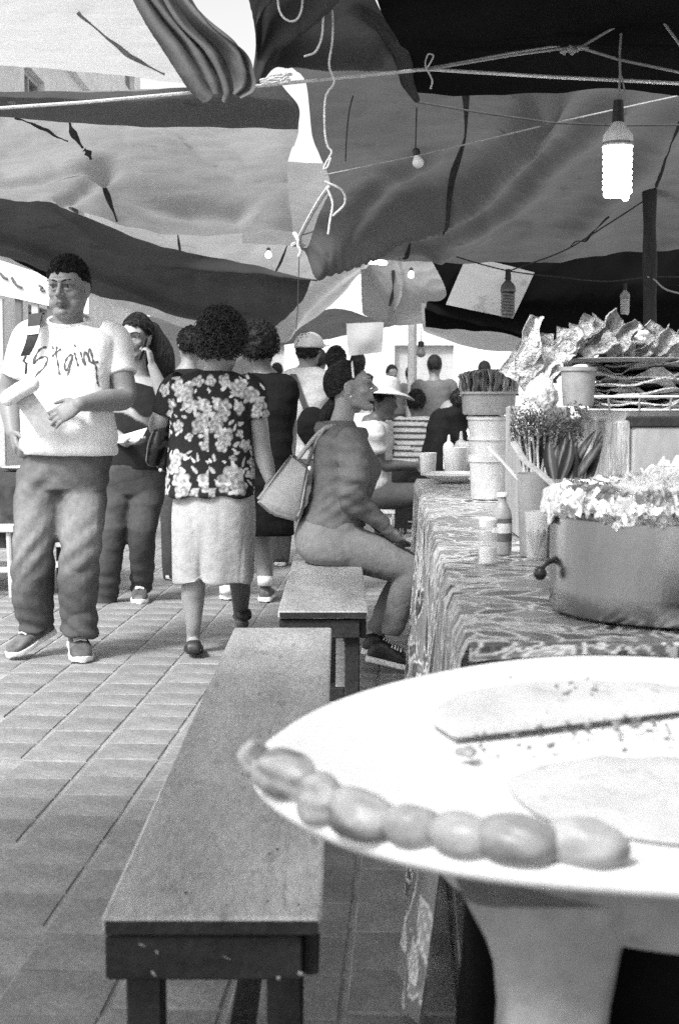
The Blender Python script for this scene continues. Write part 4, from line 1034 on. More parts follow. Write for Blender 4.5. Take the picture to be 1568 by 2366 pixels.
utensil('long_spoon', 'thin spoon slanting from the clear bottle towards the pot', [(1128, 1034, 3.75), (1165, 1072, 3.68), (1225, 1140, 3.6)], .006, .018, M_spoon)

# ================================================================== boxes, trays and heaped food at right
M_card = mat('worn cardboard', .34, .85, .2, amt=.2, scale=4, stretch=(1, 1, .4), bump=.2)
M_plas_wrap = mat('crinkled plastic wrap', .40, .3, .6, amt=.55, scale=14, stretch=(3, 3, .35), bump=.9, bscale=24, bstretch=(3, 3, .4), fine=.3)
def crate(name, label, px0, px1, pyt, Y, depth, material, rim=None):
    a, b_ = PY(px0, pyt, Y), PY(px1, pyt, Y); W = b_.x - a.x; H = a.z - TZ - .004
    root = thing(name, label, 'box', ((a.x + b_.x) / 2, Y + depth / 2, TZ + .004)); b = MB(); b.box((0, 0, H / 2), (W, depth, H), ch=.006); part('carton', b, material, root)
    if rim: b = MB(); b.box((0, 0, H + .0), (W + .012, depth + .012, .03), ch=.004); part('lid', b, rim, root)
    return root
crate('cardboard_box', 'cardboard box with a dark lid at the right edge behind the pot', 1462, 1720, 975, 3.95, .45, M_card, M_bench_dk)
crate('wrapped_box', 'tall box wrapped in streaky crinkled plastic behind the leaf bunch', 1322, 1458, 972, 3.97, .42, M_plas_wrap)
M_crack = mat('pork crackling', .44, .6, .35, amt=.5, scale=22, bump=1.0, bscale=60, fine=.35, rnd=.22, spots=.6, bdist=.03)
M_crack_l = mat('pale crackling', .60, .6, .35, amt=.3, scale=22, bump=1.0, bscale=60, fine=.25, rnd=.15, spots=.4, bdist=.03)
def slab_mesh(L, W, t, curl, seed):
    r = np.random.default_rng(seed); nu, nv = 12, 7; U, V = np.meshgrid(np.linspace(-.5, .5, nu), np.linspace(-.5, .5, nv), indexing='ij')
    x = U * L; y = V * W * (1 + .25 * np.sin(U * 5 + seed)); z = curl * W * (4 * V ** 2) + .10 * W * np.sin(U * 9 + seed) + .05 * L * np.sin(V * 6 + U * 4 + seed)
    y += .12 * W * np.sin(U * 11 + seed * 2); P = np.stack([x + r.normal(0, .01 * L, x.shape), y + r.normal(0, .02 * W, x.shape), z + r.normal(0, .02 * W, x.shape)], -1)
    b = MB(); b.grid(P); b.grid((P + np.array([0, 0, -t]))[:, ::-1]); 
    o2 = nu * nv
    def idx(i, j): return i * nv + j
    def idb(i, j): return o2 + i * nv + (nv - 1 - j)
    for i in range(nu - 1):
        b.f.append((idx(i, 0), idb(i, 0), idb(i + 1, 0), idx(i + 1, 0))); b.f.append((idx(i + 1, nv - 1), idb(i + 1, nv - 1), idb(i, nv - 1), idx(i, nv - 1)))
    for j in range(nv - 1):
        b.f.append((idx(0, j + 1), idb(0, j + 1), idb(0, j), idx(0, j))); b.f.append((idx(nu - 1, j), idb(nu - 1, j), idb(nu - 1, j + 1), idx(nu - 1, j + 1)))
    return b
CG = 'sheets of crackling heaped on the stall'
def crackling(label, px, py, Y, L, W, ax, ay, az, mt, seed, curl=.3):
    me = slab_mesh(L, W, .007, curl, seed).mesh('crackling'); me.materials.append(mt); o = link(bpy.data.objects.new('crackling_sheet', me)); o.location = PY(px, py, Y)
    o.rotation_euler = (ax, ay, az); o['label'] = label; o['category'] = 'food'; o['group'] = CG
rk = random.Random(4)
side = lambda px: 'left' if px < 1390 else ('middle' if px < 1460 else 'right')
ups = [(1322, 785, 70), (1348, 772, 62), (1372, 768, 58), (1392, 760, 40), (1414, 775, 55), (1436, 782, 48), (1455, 790, 42), (1474, 800, 38), (1494, 795, 60), (1530, 788, 50), (1555, 800, 40), (1352, 806, 30), (1386, 806, 35), (1420, 812, 20), (1580, 790, 50)]
ordn = ['first', 'second', 'third', 'fourth', 'fifth', 'sixth', 'seventh', 'eighth', 'ninth', 'tenth', 'eleventh', 'twelfth', 'thirteenth', 'fourteenth', 'fifteenth']
for k, (px, py, tilt) in enumerate(sorted(ups)):
    crackling(f'{ordn[k]} curled crackling sheet from the left standing on top of the high heap', px, py, 4.05 + .04 * (k % 4), .085 + .022 * (k % 3), .045 + .012 * (k % 2), R(rk.uniform(60, 110)), R(-tilt), R(rk.uniform(-25, 25)), M_crack, k + 1, rk.uniform(.1, .5))
lefts = [(1222, 800, 80, .17, 'tallest pale crackling strip standing at the left of the heap'), (1206, 828, 62, .13, 'pale crackling strip leaning left beside the tallest one'), (1254, 815, 84, .11, 'short pale crackling strip right of the tallest one'), (1268, 850, 70, .12, 'pale curled crackling strip just above the grey tub'), (1290, 835, 60, .13, 'crackling strip leaning over the rim of the grey tub'), (1300, 812, 75, .13, 'crackling strip between the grey tub and the high heap'), (1240, 862, 40, .12, 'pale crackling strip lying low at the left of the heap')]
for k, (px, py, tilt, L, lab) in enumerate(lefts):
    crackling(lab, px, py, 4.0 + .03 * (k % 3), L, .05 + .012 * (k % 2), R(rk.uniform(75, 105)), R(-tilt), R(rk.uniform(-20, 20)), M_crack_l, k + 40, .25)
def tub(name, label, px, pyt, pyb, w, Y, material, taper=.82):
    t_, b0 = PY(px, pyt, Y), PY(px, pyb, Y); H = t_.z - b0.z; W = w * Y / F / 2; root = thing(name, label, 'tub', b0)
    b = MB(); b.lathe((0, 0, 0), [(.01, 0), (W * taper, 0), (W * (taper + .04), .01), (W * .97, H * .9), (W * 1.05, H * .9), (W * 1.05, H), (W * .93, H), (W * .8, .02), (.01, .015)], 40); part('body', b, material, root, True, 40); return root
# shelf crate carrying the tub
crate('wooden_crate', 'pale crate under the grey tub and the plastic bag', 1206, 1318, 940, 3.95, .4, M_card)
tub('grey_tub', 'grey plastic tub with a thick rim beside the high heap', 1334, 848, 938, 82, 3.92, M_plastic_g)
# thin flat toasted breads stacked on trays
TG2 = 'toasted flatbreads stacked on the trays'
n_ = 36
def disc_mesh(Rr, seed, ruffle):
    r = np.random.default_rng(seed); b = MB(); rgs = []
    for s, dz in ((1.0, -.003), (1.0, .001), (.93, .003), (.5, .002), (.03, .002)):
        rgs.append([Vector((Rr * s * (1 + .05 * math.sin(3 * a + seed) + .03 * math.sin(8 * a + seed)) * math.cos(a), Rr * s * math.sin(a), dz + s ** 3 * ruffle * (math.sin(3 * a + seed) + .6 * math.sin(7 * a + 2 * seed)))) for a in np.linspace(0, 2 * math.pi, n_, endpoint=False)])
    b.rings(rgs); return b
zb = PY(1460, 966, 4.1).z
for k in range(15):
    me = disc_mesh(.155 + .012 * math.sin(k * 2.3), k, .007 + .006 * (k % 3)).mesh('disc'); me.materials.append(M_crack if k % 3 else M_crack_l)
    o = link(bpy.data.objects.new('toasted_flatbread', me)); c = PY(1478 + 10 * math.sin(k * 1.9), 960, 4.18)
    o.location = (c.x, c.y, zb + .016 + k * .0092); o.rotation_euler = (R(rk.uniform(-4, 4)), R(rk.uniform(-4, 4)), k * 1.1)
    o['label'] = f'{ordn[k]} toasted flatbread from the bottom of the stack on the right tray'; o['category'] = 'flatbread'; o['group'] = TG2
tray = thing('wire_tray', 'shallow tray under the stack of toasted flatbreads', 'tray', PY(1478, 972, 4.18)); b = MB(); b.lathe((0, 0, 0), [(.01, 0), (.165, 0), (.185, .03), (.192, .032), (.19, .036), (.16, .008), (.01, .008)], 48, sx=1.0); part('pan', b, M_plastic_w, tray)
for k in range(14):
    a = 2 * math.pi * k / 14; b = MB(); b.tube([(.19 * math.cos(a), .19 * math.sin(a), .03), (.20 * math.cos(a), .20 * math.sin(a), .07)], .003, 6); part('wire', b, M_plastic_g, tray)
b = MB(); b.tube([(.20 * math.cos(a), .20 * math.sin(a), .07) for a in np.linspace(0, 2 * math.pi, 40)], .004, 6); part('rim', b, M_plastic_w, tray)
zt2 = zb + .016 + 15 * .0092
tp = thing('flat_tray', 'thin dark tray carrying the high heap of crackling', 'tray', (PY(1440, 850, 4.12).x, 4.16, PY(1440, 838, 4.12).z)); b = MB(); b.lathe((0, 0, 0), [(.01, 0), (.17, .0), (.185, .01), (.18, .012), (.01, .006)], 40); part('pan', b, M_plastic_g, tp)
# a crumpled plastic bag
def blob(name, label, cat, px, py, Y, r, mt, seed, vox=.006, amp=.25):
    c = PY(px, py, Y); b = MB(); b.ell((0, 0, 0), r, None, 40, 26); me = b.mesh(); co = mesh_co(me); nn = co / np.linalg.norm(co, axis=1, keepdims=True)
    d = pn(nn, 3.5, seed) * .5 - np.abs(pn(nn, 7, seed + 1)) * .6 - np.abs(pn(nn, 15, seed + 2)) * .3
    co = co * (1 + amp * d)[:, None] + np.array(c); me.vertices.foreach_set('co', co.ravel()); me.update(); return single(name, me, mt, label, cat, crease=0)
M_bag_p = mat('thin clear plastic bag', .62, .25, .6, amt=.3, scale=18, bump=1.0, bscale=20, fine=.2, bdist=.02)
blob('plastic_bag', 'crumpled pale plastic bag left of the grey tub', 'bag', 1248, 925, 3.88, (.05, .06, .075), M_bag_p, 5)
blob('plastic_bag', 'crumpled pale plastic bag drooping under the tall crackling strips', 'bag', 1222, 985, 3.85, (.05, .06, .07), M_bag_p, 8)
blob('plastic_bag', 'small bright knotted plastic bag at the top of the crackling heap', 'bag', 1482, 776, 4.0, (.022, .02, .018), M_plastic_w, 9)
# stand and tub with upright strips
for k, (py0, py1, w_, lab) in enumerate(((1094, 1052, 92, 'bottom white tub of the stack under the meat strips'), (1054, 1010, 96, 'middle white tub of the stack under the meat strips'), (1012, 962, 100, 'top white tub of the stack under the meat strips'))):
    p0_, p1_ = PY(1128, py0, 5.62), PY(1128, py1, 5.62); H = p1_.z - p0_.z; W = w_ * 5.62 / F / 2; root = thing('stacked_tub', lab, 'tub', p0_, 'white tubs stacked under the meat strips')
    if k == 0: root.location.z = TZ + .004; H = p1_.z - root.location.z
    b = MB(); b.lathe((0, 0, 0), [(.01, 0), (W * .84, 0), (W * .88, .01), (W * .96, H * .86), (W * 1.03, H * .86), (W * 1.03, H), (.01, H)], 40); part('body', b, mat('translucent white tub', .6, .4, .5, amt=.2, scale=5), root, True, 40)
st_root = tub('strip_tub', 'shallow pale tub holding upright dark-edged meat strips', 1128, 905, 958, 128, 5.62, M_plastic_g, .9)
M_strip = mat('dried meat strip', .26, .7, .3, amt=.4, scale=18, bump=.4, bscale=40, rnd=.4)
for k in range(16):
    px = 1070 + 118 * k / 15; f = (k - 7.5) / 7.5; h = .085 + .02 * (1 - f * f); b = PY(1072 + 112 * k / 15, 910, 5.6 + .02 * (k % 2)); me = slab_mesh(h, .036, .006, .2, k + 80).mesh('strip'); me.materials.append(M_strip)
    o = link(bpy.data.objects.new('meat_strip', me)); o.location = b + Vector((.012 * f, 0, h * .42)); o.rotation_euler = (R(90), R(-90 + 16 * f), R(55 + 8 * math.sin(k)))
    o['label'] = f'{(ordn + ["rightmost"])[k]} upright dried meat strip from the left in the shallow tub'; o['category'] = 'meat'; o['group'] = 'dried meat strips standing in the tub'
# leaf bunches
M_leafd = mat('dark long leaf', .035, .45, .4, amt=.5, scale=30, stretch=(1, 1, .2), bump=.4, rnd=.3)
M_stalk = mat('pale stalk', .5, .6, .3, amt=.2)
M_herb = mat('fine herb leaf', .09, .6, .3, amt=.3, rnd=.3)
def leaf_mesh(L, W, fold, seed):
    b = MB(); rows = []
    for i in range(9):
        t = i / 8; w = W * math.sin(math.pi * min(1, .12 + t * .88)) ** .7 * (1 if t < .98 else .15); x0 = .12 * L * math.sin(t * 2 + seed)
        rows.append([(x0 - w / 2, fold * w + .02 * L * t * t, L * t), (x0 - w / 4, fold * w * .4, L * t), (x0, 0, L * t), (x0 + w / 4, fold * w * .4, L * t), (x0 + w / 2, fold * w + .02 * L * t * t, L * t)])
    b.grid(np.array(rows)); return b
bun = thing('leaf_bunch', 'bunch of long dark leaves standing behind the foil rim', 'leaves', PZ(1322, 1140, TZ + .12))
bo = Vector(bun.location)
for k in range(13):
    px = 1268 + 8.5 * k; b0 = PY(1278 + 6.5 * k, 1112, 3.35 + .05 * (k % 3)); tp_ = PY(px + 6 + (26 if k > 7 else 6), 1008 + 14 * math.sin(k * 2.2) + (8 if k < 3 else 0) , 3.4 + .05 * (k % 3)); L = (tp_ - b0).length
    me = leaf_mesh(L, .030, .3, k).mesh('leaf'); o = part('leaf', me, M_leafd, bun, True, 0); o.location = b0 - bo; q = (tp_ - b0).to_track_quat('Z', 'Y'); o.rotation_mode = 'QUATERNION'; o.rotation_quaternion = q
hb = thing('herb_bunch', 'bunch of feathery herbs with pale stalks left of the dark leaves', 'herbs', PZ(1232, 1140, TZ + .10)); ho = Vector(hb.location)
for k in range(14):
    b0 = PY(1212 + 5.2 * k, 1098, 3.6 + .04 * (k % 3)); t_ = PY(1196 + 8.2 * k + 5 * math.sin(k), 992 + 10 * math.sin(k * 3), 3.62 + .04 * (k % 3)); b = MB(); b.tube([b0 - ho, (b0 + t_) / 2 - ho + Vector((.006 * math.sin(k * 2), 0, 0)), t_ - ho], .0032, 6); part('stalk', b, M_stalk, hb)
for k in range(12):
    b0 = PY(1208 + 7 * k, 1088, 3.66); t_ = PY(1205 + 9 * k, 1000 + 12 * math.sin(k * 2.2), 3.68); me = leaf_mesh((t_ - b0).length, .026, .3, k + 5).mesh('leaf'); o = part('leaf', me, M_leafd, hb, True, 0); o.location = b0 - ho; o.rotation_mode = 'QUATERNION'; o.rotation_quaternion = (t_ - b0).to_track_quat('Z', 'Y')
tuft = MB(); rt_ = random.Random(9)
for k in range(2600):
    px = rt_.uniform(1180, 1345); py = 985 + rt_.gauss(0, 20) + 8 * math.sin(px * .05); Yq = 3.62 + rt_.uniform(-.06, .08); c = PY(px, py, Yq) - ho; d = Vector((rt_.gauss(0, 1), rt_.gauss(0, 1), rt_.gauss(.3, 1))).normalized(); u = d.orthogonal().normalized(); L = rt_.uniform(.006, .013); w_ = L * .22
    tuft.add([c, c + d * L * .5 + u * w_, c + d * L, c + d * L * .5 - u * w_], [(0, 1, 2, 3)])
o = part('feathery_tops', tuft, M_herb, hb, False, 0); o['kind'] = 'stuff'
# bowls and clay cups below the herbs
vessel('herb_pot', 'tall pale plastic pitcher holding the herb stalks', 'pitcher', 1238, 1284, 92, 192, CUP, M_plastic_g)
vessel('leaf_pot', 'tall grey pot holding the dark leaf bunch', 'pot', 1322, 1304, 112, 200, CUP, M_plastic_g)
# tray with pale folded wedges at the right edge
tr2 = thing('dark_tray', 'dark shallow tray with pale wedges at the right edge above the foil', 'tray', PY(1590, 1112, 3.3)); b = MB(); b.box((0, .1, 0), (.20, .28, .016), ch=.004); part('pan', b, M_bench_dk, tr2)
zs_ = tr2.location.z - (TZ + .006); b = MB(); b.box((0, .1, -.008 - (zs_ - .008) / 2), (.18, .26, zs_ - .010), ch=.004); part('stand', b, M_bench_dk, tr2)
for k in range(6):
    b = MB(); x = -.075 + .028 * k; h = .035 + .035 * min(1, k / 3); y0 = .02 * math.sin(k * 2)
    b.rings([[Vector((x - .012, y0, .009)), Vector((x + .018, y0, .009)), Vector((x + .02, y0 + .12, .009)), Vector((x - .012, y0 + .12, .009))], [Vector((x + .006, y0 + .03, h)), Vector((x + .011, y0 + .03, h)), Vector((x + .011, y0 + .09, h)), Vector((x + .006, y0 + .09, h))]])
    w_ = single('cheese_wedge', b, M_plastic_w, f'{ordn[k]} pale wedge from the left on the dark tray at the right edge', 'food', 'pale wedges on the dark tray', smooth=False, crease=0); w_.location = Vector(w_.location) + Vector(tr2.location)

# ================================================================== left side bits
M_pale_wood = mat('pale painted wood', .5, .6, .3, amt=.2, scale=6)
st = thing('wooden_stool', 'pale wooden stool at the left edge behind the man\'s legs', 'stool', PZ(8, 1372, 0) + Vector((-.06, 0, 0)))
zs = .45
b = MB(); b.box((0, 0, zs - .05), (.34, .34, .045), ch=.006); part('seat', b, M_pale_wood, st)
for sx in (-1, 1):
    for sy in (-1, 1):
        b = MB(); b.tube([(sx * .13, sy * .13, zs - .075), (sx * .145, sy * .145, 0)], .017, 8, caps='flat'); part('leg', b, M_pale_wood, st)
b = MB(); b.box((0, -.138, .16), (.25, .02, .03)); part('rung', b, M_pale_wood, st, False, 0)
b = MB(); b.box((0, .138, .16), (.25, .02, .03)); part('rung', b, M_pale_wood, st, False, 0)
lt = thing('small_table', 'small table under a dark cloth at the left edge', 'table', (-2.15, 8.6, 0))
b = MB(); b.box((0, 0, .70), (.9, .7, .03)); part('table_top', b, M_tblwood, lt, False, 0)
b = MB(); n_s = 80; rgs = []
for z, k in ((.718, 0.995), (.712, 1.0), (.5, 1.03), (.28, 1.06)):
    rg = []
    for i in range(n_s):
        a = 2 * math.pi * i / n_s; c_, s_ = math.cos(a), math.sin(a); x = math.copysign(abs(c_) ** .25, c_) * .46 * k; y = math.copysign(abs(s_) ** .25, s_) * .36 * k; f = (.72 - z) * .12 * math.sin(i * 1.1); rg.append(Vector((x * (1 + f), y * (1 + f), z)))
    rgs.append(rg)
b.rings(rgs[::-1], cap=False); n0 = len(rgs) - 1; b.f.append(tuple(n0 * n_s + i for i in range(n_s))); part('dark_cloth', b, mat('dark table cloth', .05, .8, .2, amt=.5, scale=12), lt, True, 40)
for sx in (-1, 1):
    for sy in (-1, 1):
        b = MB(); b.box((sx * .40, sy * .30, .34), (.05, .05, .68)); part('leg', b, M_tblwood, lt, False, 0)
vs_ = thing('dinner_plate', 'white plate on the small dark table at the left edge', 'plate', (-1.88, 8.42, .722), 'plates on tables'); b = MB(); b.lathe((0, 0, 0), [(.01, 0), (.07, 0), (.12, .02), (.122, .024), (.07, .008), (.01, .006)], 32); part('body', b, M_ceram, vs_)
bl = thing('folding_chair', 'pale slatted chair frame behind the legs of the man in the white shirt', 'chair', (-1.55, 8.3, 0))
for sx in (-1, 1):
    b = MB(); b.tube([(sx * .17, .1, .85), (sx * .17, -.08, .0)], .016, 8, caps='flat'); part('leg', b, M_pale_wood, bl)
    b = MB(); b.tube([(sx * .15, -.1, .46), (sx * .15, .14, .0)], .016, 8, caps='flat'); part('leg', b, M_pale_wood, bl)
for z in (.30, .18): b = MB(); b.box((0, -.05 + .12 * z, z), (.34, .02, .035)); part('rung', b, M_pale_wood, bl, False, 0)
for i in range(4): b = MB(); b.box((0, -.08 + .055 * i, .462), (.36, .045, .016)); part('seat_slat', b, M_pale_wood, bl, False, 0)
for z in (.66, .78): b = MB(); b.box((0, .085 - .0, z), (.34, .015, .06)); part('back_slat', b, M_pale_wood, bl, False, 0)
# ================================================================== people
M_skin = mat('warm brown skin', 0.20, 0.5, 0.4, amt=0.08, scale=25, bump=0.08, bscale=120, tone=True, fine=.05)
M_skin_l = mat('light brown skin', 0.28, 0.5, 0.4, amt=0.08, scale=25, bump=0.08, bscale=120, tone=True, fine=.05)
M_skin_d = mat('dark brown skin', 0.09, 0.5, 0.4, amt=0.08, scale=25, bump=0.08, bscale=120, tone=True, fine=.05)
M_hair = mat('black hair', 0.012, 0.45, 0.22, amt=0.4, scale=40, stretch=(1, 1, .25), bump=0.8, bscale=90, bstretch=(1, 1, .2), bdist=.02)
M_hair_c = mat('dark curly hair', 0.012, 0.6, 0.15, amt=0.5, scale=45, bump=1.0, bscale=55, bdist=.03)
M_hair_x = mat('black pulled-back hair', 0.010, 0.36, 0.35, amt=0.5, scale=40, stretch=(.2, 1, 1), bump=0.9, bscale=110, bstretch=(.12, 1, 1), bdist=.02)
M_hair_g = mat('greying curly hair', 0.035, 0.55, 0.25, amt=0.5, scale=30, bump=0.5, bscale=60)
M_eye = mat('eye', 0.5, 0.2, 0.5, amt=0.02, tone=True, bump=0)
M_brow = mat('eyebrow hair', 0.02, 0.8, 0.2)
M_tee = mat('white t-shirt cotton', 0.80, 0.85, 0.06, amt=0.04, bump=0.5, bscale=13, tone=True, fine=.03, bdist=.02)
M_jean = mat('faded jeans', 0.115, 0.85, 0.15, amt=0.30, scale=4, bump=0.35, bscale=30, tone=True, fine=.15)
M_jean_d = mat('dark jeans', 0.06, 0.85, 0.15, amt=0.25, scale=4, bump=0.35, bscale=30, tone=True, fine=.12)
M_print_c = mat('printed blouse cotton', 0.8, 0.8, 0.06, amt=0.06, bump=0.2, bscale=16, tone=True, fine=.05, bdist=.02)
M_skirt = mat('pale skirt cotton', 0.43, 0.85, 0.06, amt=0.10, scale=3, bump=0.35, bscale=18, tone=True, bdist=.02)
M_black_c = mat('black cotton', 0.011, 0.85, 0.06, amt=0.2, bump=0.35, bscale=18, tone=True, bdist=.02)
M_dark_c = mat('dark cotton', 0.02, 0.85, 0.06, amt=0.2, bump=0.35, bscale=18, tone=True, bdist=.02)
M_grey_c = mat('mid grey jersey', 0.12, 0.85, 0.06, amt=0.12, scale=4, bump=0.3, bscale=20, tone=True, bdist=.02)
M_khaki = mat('grey cotton trousers', 0.175, 0.85, 0.06, amt=0.14, scale=4, bump=0.35, bscale=20, tone=True, bdist=.02)
M_pale_c = mat('pale cotton', 0.46, 0.85, 0.06, amt=0.08, bump=0.35, bscale=18, tone=True, bdist=.02)
M_shoe_d = mat('dark shoe', 0.02, 0.45, 0.5, amt=0.4, scale=20, tone=True)
M_shoe_g = mat('grey trainer', 0.10, 0.6, 0.3, amt=0.5, scale=26, tone=True)
M_sole = mat('white rubber sole', 0.75, 0.6, 0.3, amt=0.1)
M_leather = mat('black leather', 0.015, 0.3, 0.6, amt=0.3, bump=0.3, bscale=40)
M_tote = mat('grey tote leather', 0.27, 0.5, 0.4, amt=0.12, scale=5, bump=0.15, bscale=60)
M_strap = mat('webbing strap', 0.06, 0.8, 0.2, amt=0.2)
M_paper = mat('white paper', 0.75, 0.8, 0.2, amt=0.03, bump=0.05)
M_ink = mat('print on shirt', 0.10, 0.9, 0.1, amt=0.3, scale=50)

def yawM(deg, pitch=0, roll=0):
    """head/body frame: local -Y is the front; yaw 0 looks at the camera, +90 looks to picture right"""
    return Matrix.Rotation(R(deg), 3, 'Z') @ Matrix.Rotation(R(pitch), 3, 'X') @ Matrix.Rotation(R(roll), 3, 'Y')

class Fig:
    def __init__(s, label, px, Y, cat='person', z=0.0):
        g0 = PY(px, 1183, Y); s.Y = Y; s.base = Vector((g0.x, Y, 0)); s.root = thing('person', label, cat, s.base)
        s.k = Y / F
    def P(s, px, py, dy=0.0): return PY(px, py, s.Y + dy) - s.base
    def part(s, name, geo, m, parent=None, label=None, tone=1.0, crease=0):
        me = as_mesh(geo)
        if 'tone' not in me.attributes: set_tone(me, np.full(len(me.vertices), tone))
        return part(name, me, m, parent or s.root, True, crease, label)

def head_solid(b, c, M, hs, female=False, ft=0.0):
    """skull, jaw, cheeks, brow, nose, lips, ears; c is the middle of the head"""
    c = Vector(c)
    def T(x, y, z): return c + M @ (Vector((x, y - (ft if y < -.06 else 0), z)) * hs)
    def E(p, r): b.ell(T(*p), tuple(q * hs for q in r), M, 22, 14)
    def C(pts, rad, seg=10): b.tube([T(*p) for p in pts], [r * hs for r in rad], seg)
    E((0, .016, .030), (.075, .096, .088)); E((0, -.016, -.024), (.060 if female else .063, .070, .084)); E((0, -.03, .03), (.066, .055, .06))
    for s in (-1, 1):
        C([(s * .057, .016, -.03), (s * (.048 if female else .054), -.012, -.068), (s * .022, -.058, -.097)], [.022, .022, .018])
        E((s * .038, -.052, -.020), (.026, .026, .024)); E((s * .077, .012, -.004), (.009, .019, .031)); C([(s * .081, .004, .02), (s * .084, .02, .022), (s * .084, .028, .004), (s * .079, .016, -.028)], [.005, .006, .006, .006])
        E((s * .0125, -.095, -.027), (.009, .010, .008))
        C([(s * .014, -.080, .0175), (s * .031, -.083, .0205), (s * .049, -.070, .016)], [.0045, .006, .0045]); C([(s * .016, -.078, -.002), (s * .031, -.079, -.006), (s * .047, -.068, -.001)], [.004, .005, .004])
    E((0, -.070, -.096), (.024, .021, .018))
    C([(-.050, -.066, .032), (-.028, -.082, .034), (0, -.086, .030), (.028, -.082, .034), (.050, -.066, .032)], [.010, .012, .012, .012, .010])
    C([(0, -.086, .022), (0, -.096, 0), (0, -.111, -.020)], [.0075, .0085, .011]); E((0, -.108, -.022), (.0105, .011, .0095))
    lip = 1.0
    C([(-.024, -.076, -.058), (-.010, -.090, -.0535), (0, -.0905, -.0545), (.010, -.090, -.0535), (.024, -.076, -.058)], [.004, .0062, .006, .0062, .004])
    C([(-.020, -.077, -.064), (0, -.090, -.0675), (.020, -.077, -.064)], [.004, .0075, .004])
    E((0, -.076, -.044), (.024, .016, .014))
def head_tone(co, c, M, hs, lips=.62, stubble=0.0, age=0.0):
    q = (co - np.array(c)) @ np.array(M) / hs
    x, y, z = q[:, 0], q[:, 1], q[:, 2]; front = sst(-y, .045, .07) * (np.abs(x) < .08)
    t = np.ones(len(co))
    t *= 1 - (1 - lips) * np.exp(-((x / .022) ** 4 + ((z + .060) / .010) ** 4)) * front
    t *= 1 - .55 * np.exp(-((x / .020) ** 4 + ((z + .0605) / .0022) ** 2)) * front  # shade between the lips painted as a dark line
    if stubble: t *= 1 - stubble * np.exp(-((x / .024) ** 4 + ((z + .046) / .007) ** 2)) * front; t *= 1 - stubble * .3 * sst(-z, .05, .075) * (np.abs(z) < .13) * (y < .02)
    for s in (-1, 1):
        t *= 1 - .5 * np.exp(-(((x - s * .031) / .022) ** 2 + ((z - .006) / .011) ** 2)) * front  # eye socket shade painted into the skin tone
        t *= 1 - .65 * np.exp(-(((x - s * .010) / .0045) ** 2 + ((z + .032) / .004) ** 2)) * front  # nostril shade painted the same way
    return t
def face_bits(fig, c, M, hs, gaze=(0, 0), brow=1.0, frown=0.0):
    c = Vector(c)
    def T(x, y, z): return c + M @ (Vector((x, y, z)) * hs)
    for s in (-1, 1):
        b = MB(); r = .0112 * hs; b.ell((0, 0, 0), (r, r, r), None, 20, 14); me = b.mesh(); co = mesh_co(me)
        d = np.array(Vector((gaze[0], -1, gaze[1])).normalized()); ca_ = co @ d / r; tone_v = np.where(ca_ > .93, .02, np.where(ca_ > .72, .06, .62))
        co = co @ np.array(M).T + np.array(T(s * .031, -.0690, .0075)); me.vertices.foreach_set('co', co.ravel()); me.update(); set_tone(me, tone_v)
        fig.part('eye', me, M_eye)
        b = MB(); pts = [(s * .010, -.0945, .0285 - .005 * frown), (s * .024, -.0935, .0335 - .004 * frown), (s * .040, -.085, .0345 - .002 * frown), (s * .053, -.071, .029)]
        b.tube([T(*p) for p in pts], [.0050 * hs * brow, .0062 * hs * brow, .0052 * hs * brow, .003 * hs], 8, flat=.7); fig.part('eyebrow', b, M_brow)
def hair_cap(c, M, hs, hl, thick, namp, nf, seed, inside=.86, rag=.05):
    """shell over the skull; hl(az) gives the lowest hair height (as sine of elevation) at each azimuth, 0 = face"""
    c = np.array(c); nu, nv = 116, 72; rings = []
    b = MB(); C0 = np.array([0, .014, .024]); RR = np.array([.0765, .0985, .0965])
    rr = []
    for j in range(nv + 1):
        th = min(max(math.pi * j / nv, .03), math.pi - .03); rg = []
        for i in range(nu):
            a = 2 * math.pi * i / nu; d = np.array([math.sin(th) * math.cos(a), math.sin(th) * math.sin(a), -math.cos(th)]); rg.append(d)
        rr.append(rg)
    D = np.array(rr).reshape(-1, 3); az = np.abs(np.arctan2(D[:, 0], -D[:, 1])); lim = np.array([hl(a) for a in az]) + .04 * pn(D, 6, seed + 3) + rag * pn(D, 22, seed + 5)
    m = sst(D[:, 2], lim - .05, lim + .13)
    tk = thick(az, D[:, 2]) if callable(thick) else thick
    nz = namp * (pn(D, nf, seed) * .6 + pn(D, nf * 2.1, seed + 1) * .4)
    rad = inside + (1 - inside + .02 + tk + nz) * m
    q = (C0 + D * RR * rad[:, None]) * hs; q = q @ np.array(M).T + c
    q = q.reshape(nv + 1, nu, 3); b.rings([[Vector(p) for p in r] for r in q]); return b
